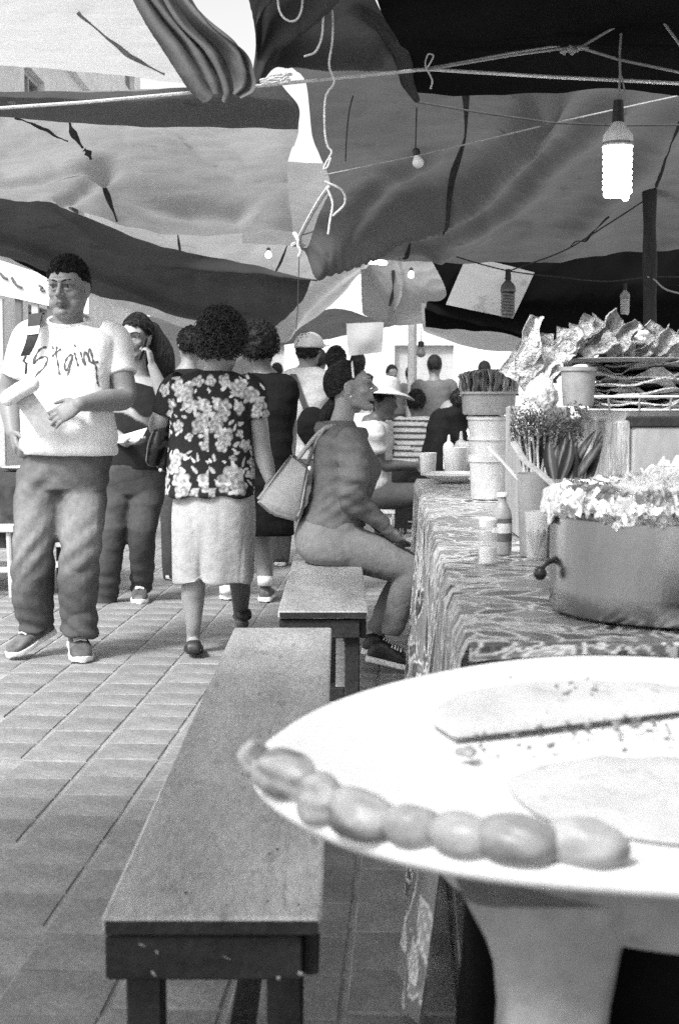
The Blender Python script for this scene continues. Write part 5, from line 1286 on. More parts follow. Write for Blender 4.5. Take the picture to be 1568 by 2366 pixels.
def tufts(c, M, hs, hl, thick, n, length, rad, seed, mode='curl', target=None):
    """locks of hair rooted on the hair shell: 'curl' small loops, 'short' stubble tufts, 'comb' strands drawn to a point"""
    r = np.random.default_rng(seed); c = np.array(c); b = MB(); C0 = np.array([0, .014, .024]); RR = np.array([.0765, .0985, .0965]); Mn = np.array(M); done = 0
    while done < n:
        d = r.normal(size=3); d /= np.linalg.norm(d); az = abs(math.atan2(d[0], -d[1]))
        if d[2] < hl(az) + .03: continue
        done += 1; tk = float(thick(np.array([az]), np.array([d[2]]))[0]) if callable(thick) else thick
        def surf(q, k=1.0): q = q / np.linalg.norm(q); return (C0 + q * RR * (1.02 + tk * k)) * hs
        p = surf(d); pts = []
        if mode == 'curl':
            t = np.cross(d, r.normal(size=3)); t /= np.linalg.norm(t); w = np.cross(d, t); ph = r.uniform(0, 6.28); L = length * r.uniform(.6, 1.3)
            for k in range(7): a = ph + k * .95; pts.append(p + d * (L * .30 * k / 6 + L * .22 * math.sin(a)) + t * (L * .35 * math.cos(a)) + w * (L * .5 * (k / 6 - .5)))
        elif mode == 'short':
            t = np.array([.3 * r.normal(), .55, .35 + .3 * r.normal()]); t = t - d * (t @ d); L = length * r.uniform(.6, 1.3); pts = [p - d * .002, p + d * L * .5 + t * L * .4, p + d * L * .75 + t * L * .9]
        else:
            e = np.array(target) / np.linalg.norm(target); u = d.copy()
            for k in range(7): pts.append(surf(d * (1 - k / 6 * .8) + e * (k / 6 * .8) + r.normal(size=3) * .006, 1.0) * (1.004 + .01 * r.random() * (k > 0)))
        b.tube([Vector(q @ Mn.T + c) for q in pts], [rad * (1 - .55 * k / (len(pts) - 1)) for k in range(len(pts))], 4)
    return b
HL_MAN = lambda a: np.interp(a, [0, .5, .9, 1.25, 1.5, 1.75, 2.1, 3.15], [.36, .36, .34, .12, .02, -.30, -.52, -.58])
HL_WOM = lambda a: np.interp(a, [0, .5, .9, 1.25, 1.6, 2.0, 3.15], [.46, .42, .30, .10, -.12, -.5, -.62])
HL_BACK = lambda a: np.interp(a, [0, .6, 1.0, 1.4, 1.8, 3.15], [.5, .40, .1, -.25, -.72, -.85])

def hand_solid(b, wrist, d, normal, thumb_side, hs=1.0, curl=25, spread=5, grip=None):
    """palm, four jointed fingers of unequal length, thumb off the side of the palm"""
    w = Vector(wrist); d = Vector(d).normalized(); n = Vector(normal); n = (n - d * n.dot(d)).normalized(); s = d.cross(n).normalized() * thumb_side
    rg = []
    for t, hw, ht in ((-.012, .026, .020), (.01, .030, .017), (.045, .040, .0165), (.078, .042, .0145), (.092, .038, .011)):
        rg.append(superring(w + d * t * hs, s * hw * hs, n * ht * hs, 2.6, 14))
    b.rings(rg)
    for k, (off, L, r) in enumerate(((.029, .068, .0092), (.0095, .076, .0095), (-.0105, .071, .0092), (-.0295, .055, .0082))):
        p = w + d * .082 * hs + s * off * hs; a = R(curl * (1 + .12 * k)); dirv = (d + s * math.tan(R(spread)) * (off / .03)).normalized(); pts = [p - dirv * .02 * hs, p]; ang = 0
        for seg, fr in ((.45, .55), (.30, 1.0), (.25, .8)):
            ang += a * fr; q = dirv * math.cos(ang) + n * math.sin(ang); p = p + q * (L * seg * hs); pts.append(p)
        b.tube(pts, [r * hs, r * hs, r * .95 * hs, r * .88 * hs, r * .75 * hs], 9)
    p = w + d * .018 * hs + s * .026 * hs; t1_ = (d * .62 + s * .72 + n * .25).normalized(); t2_ = (d * .86 + s * .32 + n * .38).normalized(); p1 = p + t1_ * .034 * hs; p2 = p1 + t2_ * .030 * hs; p3 = p2 + (t2_ + d * .2).normalized() * .022 * hs
    b.tube([p - t1_ * .012 * hs, p, p1, p2, p3], [.012 * hs, .0135 * hs, .0110 * hs, .0100 * hs, .0078 * hs], 9)

def torso(b, fig, rings, yaw, n=2.5, seg=28):
    """rings: (px, py, dy, half width, half depth)"""
    M = yawM(yaw); u = M @ Vector((1, 0, 0)); v = M @ Vector((0, 1, 0)); pts = [np.array([*fig.P(r[0], r[1], r[2]), r[3], r[4]]) for r in rings]
    c = catmull(np.array(pts), len(rings) * 4); b.rings([superring(Vector(p[:3]), u * max(p[3], .01), v * max(p[4], .01), n, seg) for p in c])
def limb(b, pts, rad, caps='round', seg=18, n=None):
    pts = np.array([[*p, r] for p, r in zip(pts, rad)]); c = catmull(pts, n or len(pts) * 6); b.tube([Vector(q[:3]) for q in c], [max(.004, q[3]) for q in c], seg, caps=caps)
def shoe(fig, heel, toe, mt, label=None, w=.047, h=.085, lift=0.0, sole=True, name='shoe', tone=None, solem=None):
    """heel and toe: points on the sole line"""
    heel, toe = Vector(heel), Vector(toe); d = toe - heel; L = d.length; d.normalize(); sd_ = d.cross(Vector((0, 0, 1))).normalized(); up_ = sd_.cross(d).normalized()
    b = MB(); rg = []
    for t, hw, hh in ((-.01, .5, .45), (.03, .72, .85), (.14, .80, 1.0), (.30, .80, .98), (.45, .86, .80), (.60, .98, .66), (.75, 1.0, .56), (.88, .86, .48), (.97, .55, .38), (1.01, .25, .25)):
        rg.append(superring(heel + d * (L * t) + up_ * (h * hh / 2 + .012), sd_ * w * hw, up_ * h * hh / 2, 2.7, 20))
    b.rings(rg); me = b.mesh(); co = mesh_co(me); co += mesh_no(me) * (.0015 * pn(co, 90, 3))[:, None]; me.vertices.foreach_set('co', co.ravel()); me.update()
    if tone: set_tone(me, tone(co))
    o = fig.part(name, me, mt, None, label)
    if sole:
        s = MB(); rg = []
        for t, hw in ((-.025, .4), (.0, .70), (.06, .84), (.3, .82), (.45, .86), (.62, 1.02), (.76, 1.05), (.9, .88), (.98, .58), (1.025, .3)):
            rg.append(superring(heel + d * (L * t) + up_ * (.013 + (.008 if t > .95 else 0)), sd_ * w * hw * 1.05, up_ * .0135, 5, 20))
        s.rings(rg); me = s.mesh(); part('sole', me, solem or M_sole, o, True, 40)
        if sole:
            l = MB()
            for t in (.42, .48, .54, .60): l.tube([heel + d * L * t + sd_ * w * .5 + up_ * h * (1.02 - .55 * (t - .3)), heel + d * L * t + up_ * h * (1.14 - .68 * (t - .3)), heel + d * L * t - sd_ * w * .5 + up_ * h * (1.02 - .55 * (t - .3))], .004, 6)
            part('laces', l, M_sole, o)
    return o
def folds(amp, freq, seed, aniso=(1, 1, 2.2)):
    a = np.array(aniso)
    def f(co): 
        q = co * a; return amp * ((1 - 2 * np.abs(pn(q, freq, seed))) * .5 + pn(q, freq * 2.2, seed + 1) * .35)
    return f
def creases(amp, freq, seed, aniso=(1, 1, 1)):
    """sharp pulled creases: narrow valleys between rounded swells"""
    a = np.array(aniso)
    def f(co): return amp * (np.minimum(np.abs(pn(co * a, freq, seed)), 1.2) ** .55 - .7)
    return f
def ribbon(fig, me, strokes, width, m, parent, name='print', push=.0025, fwd=Vector((0, 1, 0)), start=-.8):
    """lay flat strokes on a cloth surface"""
    bvh = BVHTree.FromPolygons([v.co for v in me.vertices], [tuple(p.vertices) for p in me.polygons])
    for st_ in strokes:
        pl = catmull(np.array([tuple(fig.P(a, b_, 0)) for a, b_ in st_]), max(6, len(st_) * 5)); L_, R_ = [], []
        for i in range(len(pl)):
            t = pl[min(i + 1, len(pl) - 1)] - pl[max(i - 1, 0)]; t = Vector(t).normalized(); sdv = t.cross(fwd).normalized(); ww = width * (.7 + .3 * math.sin(i * 1.1)) / 2
            res = []
            for sg in (-1, 1):
                o_ = Vector(pl[i]) + sdv * ww * sg; cam_l = Vector((0, 0, CAMZ)) - fig.base; dr = (o_ - cam_l).normalized(); hit = bvh.ray_cast(o_ - dr * 1.0, dr)
                if hit[0] is not None: res.append(hit[0] - dr * push)
            if len(res) == 2: L_.append(tuple(res[0])); R_.append(tuple(res[1]))
        if len(L_) > 2: b = MB(); b.grid(np.stack([np.array(L_), np.array(R_)], 1)); part(name, b, m, parent, True, 0)

# ---------------------------------------------------------------- man in the white shirt
f = Fig('man in a white lettered t-shirt and baggy jeans walking towards us', 140, 6.25)
HC = f.P(157, 668, .0); HM = yawM(-9, 2); hs = 1.07
b = MB(); head_solid(b, HC, HM, hs, False, .004)
b.ell(HC + HM @ Vector((0, -.104, -.028)), (.021, .014, .011), HM, 16, 10)
for s_ in (-1, 1): b.ell(HC + HM @ Vector((s_ * .040, -.034, -.060)), (.034, .040, .040), HM, 18, 12)
b.ell(HC + HM @ Vector((0, -.035, -.108)), (.045, .045, .028), HM, 18, 12)
limb(b, [HC + HM @ Vector((0, .03, -.05)), f.P(157, 742, .02), f.P(160, 775, .05)], [.062, .068, .080])
torso(b, f, [(160, 770, .05, .10, .08), (165, 800, .04, .19, .11), (160, 900, .02, .17, .12), (160, 1000, 0, .17, .13), (155, 1060, .02, .17, .13)], -6)
sR, eR, wR = f.P(268, 790, .05), f.P(289, 918, -.02), f.P(184, 934, -.27)      # picture right arm, bent across the belly
limb(b, [sR, (sR + eR) / 2, eR, (eR * .6 + wR * .4), wR], [.060, .056, .048, .047, .031])
hand_solid(b, wR, f.P(92, 982, -.30) - wR, Vector((.25, .95, -.25)), -1, 1.02, 16, 6)
sL, eL, wL = f.P(62, 785, .06), f.P(20, 905, .10), f.P(30, 1000, -.02)
limb(b, [sL, (sL + eL) / 2, eL, (eL + wL) / 2, wL], [.060, .054, .046, .043, .030])
hand_solid(b, wL, f.P(44, 1052, -.08) - wL, Vector((1, .3, 0)), 1, 1.0, 28, 4)
me = remesh(b, .0048, 2); set_tone(me, head_tone(mesh_co(me), HC, HM, hs, .5, .55)); f.part('body', me, M_skin)
face_bits(f, HC, HM, hs, (-.35, 0), 1.05, .35)
f.part('hair', hair_cap(HC, HM, hs, HL_MAN, lambda a, z: .05 + .10 * sst(z, .2, .9), .018, 16, 4), M_hair_c)
f.part('hair_tufts', tufts(HC, HM, hs, HL_MAN, lambda a, z: .05 + .10 * sst(z, .2, .9), 1300, .012, .0016, 5, 'short'), M_hair_c)
# shirt
b = MB()
torso(b, f, [(160, 748, .04, .075, .068), (162, 757, .05, .125, .092), (164, 770, .05, .180, .110), (163, 790, .045, .212, .128), (160, 830, .03, .205, .142), (156, 880, .01, .190, .150), (156, 940, -.01, .196, .165), (160, 1000, -.02, .206, .172), (162, 1036, -.015, .208, .168), (160, 1052, -.01, .202, .160)], -6, 2.5)
limb(b, [f.P(232, 778, .05), sR, f.P(278, 840, .03), f.P(283, 866, .015)], [.080, .074, .070, .070], 'flat', 20)
limb(b, [f.P(94, 776, .05), sL, f.P(42, 840, .07), f.P(33, 868, .08)], [.080, .074, .068, .067], 'flat', 20)
def tee_d(co):
    z = co[:, 2]; return folds(.004, 11, 5, (1, 1, 1.6))(co) + creases(.006, 9, 55, (1.2, 1.2, .8))(co) + .007 * sst(-z, -1.02, -.94) * np.sin(z * 62 + 2.5 * pn(co, 6, 2)) * (np.abs(co[:, 0]) < .3) * .8
me = remesh(b, .0065, 3, tee_d); co = mesh_co(me)
slv = sst(np.abs(co[:, 0] - f.P(160, 0).x), .15 + .10 * (1.47 - co[:, 2]) * 1.6, .165 + .10 * (1.47 - co[:, 2]) * 1.6) * (co[:, 2] > 1.15)
set_tone(me, 1 - .12 * slv); tee = f.part('t_shirt', me, M_tee)
strokes = [[(108, 801), (94, 806), (85, 818), (76, 840), (88, 830), (104, 824), (110, 830), (102, 849), (85, 866), (80, 882), (87, 893)],
           [(132, 800), (130, 815), (134, 840), (138, 866)], [(120, 824), (130, 814), (142, 806)], [(121, 800), (124, 806)],
           [(166, 818), (156, 826), (150, 840), (151, 856), (158, 848), (166, 826), (168, 820), (163, 846), (156, 868)], 
           [(172, 814), (176, 828), (181, 846)], [(172, 796), (175, 801)],
           [(186, 812), (190, 828), (197, 844), (194, 824), (198, 812), (204, 826), (208, 836), (204, 818), (209, 806), (213, 824), (217, 838)],
           [(217, 838), (222, 846), (224, 868), (226, 884), (229, 892)], [(210, 838), (228, 836)]]
ribbon(f, me, strokes, .0105, M_ink, tee, 'lettering')
cl = MB(); cpts = [f.P(159, 750, .045) + Vector((.090 * math.cos(a), .086 * math.sin(a) - .006, .018 + .030 * math.sin(a))) for a in np.linspace(0, 2 * math.pi, 36)]
cl.tube(cpts, .010, 8, flat=.8); f.part('collar', cl, M_tee)
# jeans
b = MB(); torso(b, f, [(158, 1028, .01, .178, .142), (156, 1060, .015, .190, .150), (148, 1100, .02, .195, .150), (146, 1130, .02, .18, .13)], -6, 2.6)
hL, kL, aL = f.P(100, 1095, .02), f.P(78, 1262, -.04), f.P(86, 1448, .06); hR, kR, aR = f.P(196, 1095, .02), f.P(183, 1272, -.06), f.P(180, 1462, -.02)
limb(b, [hL, (hL + kL) / 2, kL, (kL + aL) / 2 + Vector((-.012, 0, 0)), aL], [.112, .108, .098, .094, .084], 'flat')
limb(b, [hR, (hR + kR) / 2, kR, (kR + aR) / 2, aR], [.112, .106, .092, .086, .080], 'flat')
def jean_d(co):
    z = co[:, 2]; w = pn(co, 7, 31); low = sst(-z, -.55, -.12); kn_ = np.exp(-((z - .48) / .14) ** 2); hip = np.exp(-((z - .80) / .10) ** 2)
    return folds(.006, 9, 8, (1.3, 1.3, .9))(co) + creases(.011, 11, 18, (1.0, 1.0, 1.25))(co) + creases(.006, 22, 19, (1.0, 1.0, 1.5))(co) * sst(-z, -.45, -.1) + (.002 + .007 * sst(-z, -.20, -.1)) * low * np.sin(z * 80 + co[:, 0] * 45 + 5.0 * w) + .004 * kn_ * np.sin(z * 60 - co[:, 0] * 55 + 4 * w) + .004 * hip * np.sin(z * 60 + np.abs(co[:, 0]) * 50 + 2 * w)
me = remesh(b, .0075, 2, jean_d); co = mesh_co(me); fade = np.exp(-(((co[:, 2] - .62) / .22) ** 2)) * sst(-co[:, 1], .02, .12)
set_tone(me, .75 + 1.1 * fade); f.part('jeans', me, M_jean)
shoe(f, f.P(122, 1462, .12), f.P(24, 1522, -.06), M_shoe_g, None, .050, .085)
shoe(f, f.P(176, 1490, .08), f.P(192, 1534, -.14), M_shoe_g, None, .050, .085)
# backpack strap
b = MB(); sp = [f.P(88, 728, .12), f.P(84, 724, .02), f.P(80, 740, -.10), f.P(76, 775, -.135), f.P(68, 800, -.14), f.P(58, 822, -.13)]
pl = catmull(np.array([tuple(p) for p in sp]), 30); sdv = np.array([.031, .006, .004]) * np.linspace(1, .62, 30)[:, None]; b.grid(np.stack([pl - sdv, pl + sdv], 1)); b.grid(np.stack([pl + sdv + np.array([0, .008, 0]), pl - sdv + np.array([0, .008, 0])], 1)); so = f.part('backpack_strap', b, M_strap)
b = MB(); pl2 = pl[14:18] - np.array([0, .004, 0]); b.grid(np.stack([pl2 - sdv[14:18] * 1.02, pl2 + sdv[14:18] * 1.02], 1)); part('strap_band', b, M_paper, so, True, 0)
b = MB(); b.tube([f.P(60, 824, -.135), f.P(55, 834, -.14), f.P(62, 840, -.14), f.P(60, 862, -.13)], .006, 8); part('buckle', b, M_strap, so)
# what he holds: a rolled white paper and a grey booklet
ob = thing('paper_roll', 'white rolled paper held against the booklet by the man in the white shirt', 'paper', f.base + f.P(45, 912, -.31))
b = MB(); o_ = f.P(45, 912, -.31); b.tube([f.P(20, 920, -.31) - o_, f.P(46, 902, -.31) - o_, f.P(74, 888, -.30) - o_], [.034, .035, .034], 20); part('roll', b, M_paper, ob)
ob = thing('booklet', 'thin grey booklet held across the belly by the man in the white shirt', 'booklet', f.base + f.P(85, 960, -.29))
o_ = f.P(85, 960, -.29); b = MB(); q = [f.P(34, 926, -.305) - o_, f.P(66, 892, -.30) - o_, f.P(134, 988, -.27) - o_, f.P(94, 1012, -.28) - o_]; th_ = Vector((.0, .010, 0)); b.rings([q, [p + th_ for p in q]]); part('cover', b, mat('grey card', .42, .7, .2, amt=.06), ob, False, 0)

# ---------------------------------------------------------------- woman with the phone
f = Fig('woman in dark clothes talking on a phone behind the man in the white shirt', 315, 7.95)
HC = f.P(313, 780, 0); HM = yawM(-14, 4, 6); hs = 1.0
b = MB(); head_solid(b, HC, HM, hs, True); limb(b, [HC + HM @ Vector((0, .03, -.05)), f.P(318, 850, .03), f.P(322, 880, .05)], [.05, .052, .07])
torso(b, f, [(322, 872, .05, .09, .07), (325, 900, .05, .165, .10), (322, 980, .03, .15, .11), (318, 1060, .02, .16, .12)], 0)
sR, eR, wR = f.P(378, 905, .05), f.P(390, 945, -.06), f.P(352, 846, -.10)
limb(b, [sR, eR, (eR + wR) / 2, wR], [.050, .045, .040, .026]); hand_solid(b, wR, f.P(342, 796, -.10) - wR, Vector((-1, .1, 0)), -1, .92, 40, 3)
sL, eL, wL = f.P(262, 905, .05), f.P(250, 985, 0), f.P(292, 1022, -.2)
limb(b, [sL, eL, wL], [.048, .042, .028]); hand_solid(b, wL, Vector((.8, -.5, 0)), Vector((0, 0, 1)), 1, .9, 20)
me = remesh(b, .0058, 2); set_tone(me, head_tone(mesh_co(me), HC, HM, hs, .6)); f.part('body', me, M_skin_l); face_bits(f, HC, HM, hs, (-.2, -.1), .9, .4)
f.part('hair_locks', tufts(HC, HM, hs, HL_WOM, lambda a, z: .06 + .12 * sst(a, .8, 2.0), 260, .03, .003, 6, 'comb', (0.9, .6, -.55)), M_hair)
b = hair_cap(HC, HM, hs, HL_WOM, lambda a, z: .06 + .12 * sst(a, .8, 2.0), .012, 10, 14); f.part('hair', b, M_hair)
b = MB()
for (x0, y0, x1, y1, x2, y2, dy, r) in ((352, 770, 374, 830, 378, 900, .07, .042), (354, 760, 385, 840, 396, 895, .10, .05), (270, 775, 262, 840, 266, 900, .05, .034), (330, 750, 350, 850, 360, 890, .10, .06), (290, 780, 300, 860, 300, 900, .11, .06)):
    limb(b, [f.P(x0, y0, dy), f.P((x0 + x1) / 2 + 4, (y0 + y1) / 2, dy), f.P(x1, y1, dy), f.P(x2, y2, dy + .03)], [r * .8, r, r, r * .6])
f.part('long_hair', remesh(b, .009, 2, folds(.008, 16, 4, (1.5, 1.5, .5))), M_hair)
b = MB(); torso(b, f, [(322, 880, .05, .11, .08), (324, 893, .05, .165, .105), (324, 930, .04, .178, .125), (320, 990, .02, .172, .13), (318, 1050, .02, .182, .14), (318, 1084, .02, .185, .14)], 0)
limb(b, [f.P(362, 900, .05), sR, f.P(384, 925, -.02)], [.065, .062, .058], 'flat'); limb(b, [f.P(276, 900, .05), sL, f.P(254, 955, .02)], [.065, .062, .056], 'flat')
me = remesh(b, .009, 2, folds(.006, 12, 3)); co = mesh_co(me); fl_ = sst(pn(co, 38, 9), .55, .7) * np.exp(-(((co[:, 0] + .03) / .10) ** 2)) * sst(-np.abs(co[:, 2] - 1.02), -.13, -.08); set_tone(me, 1 + 14 * fl_); f.part('blouse', me, M_dark_c)
b = MB(); torso(b, f, [(316, 1072, .02, .175, .135), (314, 1110, .03, .182, .14), (312, 1140, .03, .17, .12)], 0); hL, kL, aL = f.P(275, 1110, .02), f.P(258, 1255, -.03), f.P(242, 1398, .04); hR, kR, aR = f.P(345, 1110, .02), f.P(330, 1240, -.05), f.P(326, 1360, .12)
limb(b, [hL, (hL + kL) / 2, kL, aL], [.10, .095, .080, .065], 'flat'); limb(b, [hR, (hR + kR) / 2, kR, aR], [.10, .092, .076, .066], 'flat')
me = remesh(b, .010, 2, lambda co: folds(.005, 12, 6)(co) + creases(.008, 12, 7)(co) + .003 * sst(-co[:, 2], -.4, -.1) * np.sin(co[:, 2] * 80 + 4 * pn(co, 6, 3))); f.part('jeans', me, M_jean_d)
shoe(f, f.P(250, 1398, .12), f.P(234, 1424, -.06), M_shoe_d, None, .045, .08); shoe(f, f.P(326, 1372, .16), f.P(322, 1398, -.05), M_shoe_g, None, .046, .08)
ph = thing('mobile_phone', 'dark mobile phone held to the ear of the woman behind the white t-shirt', 'phone', f.base + f.P(331, 806, -.085)); b = MB(); b.box((0, 0, 0), (.012, .065, .13), Matrix.Rotation(R(18), 3, 'Y'), ch=.004); part('case', b, M_leather, ph)
pp = thing('paper_plate', 'white folded paper carried at the waist of the woman on the phone', 'plate', f.base + f.P(300, 1012, -.24)); o_ = f.P(300, 1012, -.24); b = MB(); q = [f.P(264, 1012, -.25) - o_, f.P(340, 990, -.22) - o_, f.P(326, 1016, -.24) - o_, f.P(270, 1024, -.26) - o_]; b.rings([q, [p + Vector((0, .01, .004)) for p in q]]); part('sheet', b, M_paper, pp, False, 0)

# ---------------------------------------------------------------- woman in the floral blouse (from behind)
f = Fig('woman in a floral blouse and pale skirt walking away from us', 490, 6.35)
HC = f.P(512, 800, -.02); HM = yawM(172, 14); hs = .97
b = MB(); head_solid(b, HC, HM, hs, True); limb(b, [HC + Vector((0, 0, -.05)), f.P(498, 862, 0), f.P(492, 890, 0)], [.052, .056, .08])
torso(b, f, [(492, 880, 0, .11, .08), (490, 910, 0, .17, .10), (488, 1000, 0, .165, .12), (492, 1120, 0, .175, .13)], 180)
sR, eR, wR = f.P(578, 905, .0), f.P(604, 1036, .0), f.P(624, 1108, -.10)
limb(b, [sR, f.P(594, 970, 0), eR, (eR + wR) / 2, wR], [.055, .048, .042, .038, .027]); hand_solid(b, wR, Vector((.05, -.5, -1)), Vector((-1, 0, 0)), -1, .9, 30)
sL, eL, wL = f.P(404, 905, .02), f.P(364, 985, .04), f.P(382, 1000, .24)
limb(b, [sL, f.P(385, 945, .02), eL, wL], [.052, .047, .042, .028]); hand_solid(b, wL, Vector((.6, .6, .1)), Vector((0, 0, 1)), 1, .9, 30)
hipL, kneeL, ankL = f.P(445, 1180, 0), f.P(447, 1330, -.02), f.P(447, 1474, .02); hipR, kneeR, ankR = f.P(545, 1180, 0), f.P(552, 1320, .22), f.P(556, 1424, .50)
limb(b, [hipL, kneeL, f.P(446, 1385, .0), f.P(447, 1440, .0), ankL, f.P(447, 1496, -.02)], [.08, .056, .052, .036, .031, .034]); limb(b, [hipR, kneeR, f.P(556, 1365, .34), ankR, f.P(560, 1440, .48)], [.08, .055, .048, .033, .034])
me = remesh(b, .0065, 2); co = mesh_co(me); set_tone(me, np.where((co[:, 2] < .5) & (co[:, 0] > .02), .42, 1.0)); f.part('body', me, M_skin_l)  # right lower leg toned down: dark stocking and its shade together
f.part('hair', hair_cap(HC, HM, hs, HL_BACK, lambda a, z: .38 + .16 * sst(z, .0, .8), .085, 17, 24), M_hair_c)
f.part('hair_curls', tufts(HC, HM, hs, HL_BACK, lambda a, z: .36 + .16 * sst(z, .0, .8), 1100, .034, .0032, 7), M_hair_g)
b = MB(); torso(b, f, [(496, 856, 0, .085, .068), (494, 866, 0, .135, .09), (492, 880, 0, .172, .108), (490, 905, 0, .192, .125), (489, 960, .0, .184, .135), (487, 1030, 0, .186, .14), (486, 1090, 0, .196, .15), (484, 1130, 0, .206, .155), (484, 1145, 0, .207, .156)], 180, 2.5)
limb(b, [f.P(556, 893, 0), sR, f.P(586, 945, 0), f.P(589, 968, 0)], [.078, .075, .070, .068], 'flat'); limb(b, [f.P(424, 893, 0), sL, f.P(392, 935, .02), f.P(384, 958, .025)], [.078, .074, .068, .064], 'flat')
me = remesh(b, .0048, 2, lambda co: folds(.004, 10, 15, (1.4, 1.4, .8))(co) + creases(.006, 9, 16, (1.6, 1.6, .7))(co) + .006 * sst(-co[:, 2], -.85, -.72) * np.sin(co[:, 0] * 46 + 2)); co = mesh_co(me)
# print: blossoms and sprigs on a dark ground
X = co[:, 0] + .25 * co[:, 1] * np.sign(co[:, 0]); Z = co[:, 2]; dk = np.full(len(co), .035)
rb = random.Random(21)
def stamp(px, py, r, petals, rot, lum):
    global dk
    c = f.P(px, py, -.12); dx, dz = X - c.x, Z - c.z; rr_ = np.hypot(dx, dz); an = np.arctan2(dz, dx) + rot
    lim = r * (.72 + .28 * np.abs(np.cos(an * petals / 2)) + .10 * np.sin(an * 3 + rot)) * (1 + .12 * pn(co, 60, abs(int(px)) + 1))
    m = sst(lim - rr_, -.002, .003); shade_ = lum * (.74 + .26 * np.cos(rr_ / r * 9 + an * 2)) * (.84 + .16 * np.cos(an * petals)) * (.9 + .12 * pn(co, 90, 5)); dk = dk * (1 - m) + shade_ * m
def sprig(px, py, L, W, rot, lum):
    global dk
    c = f.P(px, py, -.12); dx, dz = X - c.x, Z - c.z; u = dx * math.cos(rot) + dz * math.sin(rot); v = -dx * math.sin(rot) + dz * math.cos(rot)
    m = sst(1 - (u / L) ** 2 - (v / (W * (1 - .4 * u / L))) ** 2, -.15, .15); dk = dk * (1 - m) + lum * m
for (px, py, r, p_) in ((440, 905, 24, 6), (452, 930, 18, 5), (540, 895, 22, 6), (566, 912, 20, 5), (500, 940, 22, 6), (488, 968, 20, 5), (478, 985, 18, 5), (540, 945, 13, 4), (505, 1010, 20, 5), (495, 1028, 14, 5), (590, 935, 16, 5), (584, 955, 15, 5), (555, 1030, 14, 5), (540, 1002, 10, 4), (420, 1060, 19, 5), (416, 1080, 15, 5), (436, 1110, 22, 6), (440, 1132, 18, 5), (512, 1105, 26, 6), (535, 1122, 24, 6), (500, 1122, 16, 5), (575, 1095, 16, 5), (572, 1070, 11, 5), (395, 1112, 13, 5), (394, 1138, 9, 4), (522, 1060, 10, 4), (420, 890, 16, 5), (470, 880, 14, 5), (505, 880, 15, 5), (425, 985, 14, 5), (404, 935, 13, 5), (395, 955, 10, 4), (380, 900, 14, 5), (610, 955, 10, 4), (455, 1010, 9, 4), (540, 1090, 11, 4), (470, 1138, 12, 4)):
    stamp(px, py, r * f.k * 1.06, p_, rb.uniform(0, 6), rb.uniform(.8, 1.08))
for k in range(120):
    px, py = rb.uniform(378, 610), rb.uniform(865, 1142); sprig(px, py, rb.uniform(5, 13) * f.k, rb.uniform(2.2, 4.5) * f.k, rb.uniform(0, 3.14), rb.uniform(.55, 1.0))
set_tone(me, dk); f.part('floral_blouse', me, M_print_c)
b = MB(); torso(b, f, [(494, 1120, 0, .168, .13), (494, 1145, 0, .176, .135), (494, 1200, 0, .184, .145), (493, 1270, .01, .180, .145), (492, 1335, .02, .176, .14), (491, 1344, .02, .175, .14)], 180, 2.7)
me = remesh(b, .008, 2, lambda co: folds(.004, 7, 19, (2.2, 2.2, .6))(co) + creases(.007, 9, 20, (2.0, 2.0, .5))(co) - .022 * np.exp(-((co[:, 0] + .045 - .05 * (co[:, 2] - .4)) / .016) ** 2) * sst(-co[:, 2], -.62, -.30) * (co[:, 1] < 0) + .008 * np.sin(co[:, 0] * 38 + 1) * sst(-co[:, 2], -.6, -.3)); f.part('skirt', me, M_skirt)
shoe(f, f.P(447, 1518, -.14), f.P(448, 1512, .09), M_shoe_d, None, .046, .062, sole=False); shoe(f, f.P(566, 1440, .40), f.P(556, 1436, .62), M_shoe_d, None, .046, .06, sole=False)
b = MB(); b.ell(f.P(447, 1490, -.075), (.026, .012, .020), None, 16, 10); f.part('ankle_sock', b, M_sole)
hbg = thing('handbag', 'black rolled leather handbag under the left arm of the floral woman', 'handbag', f.base + f.P(372, 1076, .03)); o_ = f.P(372, 1076, .03)
b = MB(); limb(b, [f.P(352, 1064, .0) - o_, f.P(360, 1030, .0) - o_, f.P(374, 995, .02) - o_, f.P(386, 978, .03) - o_], [.030, .036, .034, .02]); limb(b, [f.P(378, 1070, .04) - o_, f.P(388, 1030, .05) - o_, f.P(394, 985, .05) - o_], [.04, .045, .03])
part('bag_body', remesh(b, .007, 2, folds(.003, 20, 2)), M_leather, hbg, True, 0)
b = MB(); b.tube([f.P(386, 980, .0) - o_, f.P(394, 940, -.03) - o_, f.P(404, 895, -.05) - o_, f.P(412, 872, .0) - o_], .010, 8, flat=.4); part('strap', b, M_leather, hbg)
b = MB(); b.ell(f.P(371, 1086, -.02) - o_, (.009, .006, .009), None, 12, 8); part('buckle', b, M_sole, hbg)

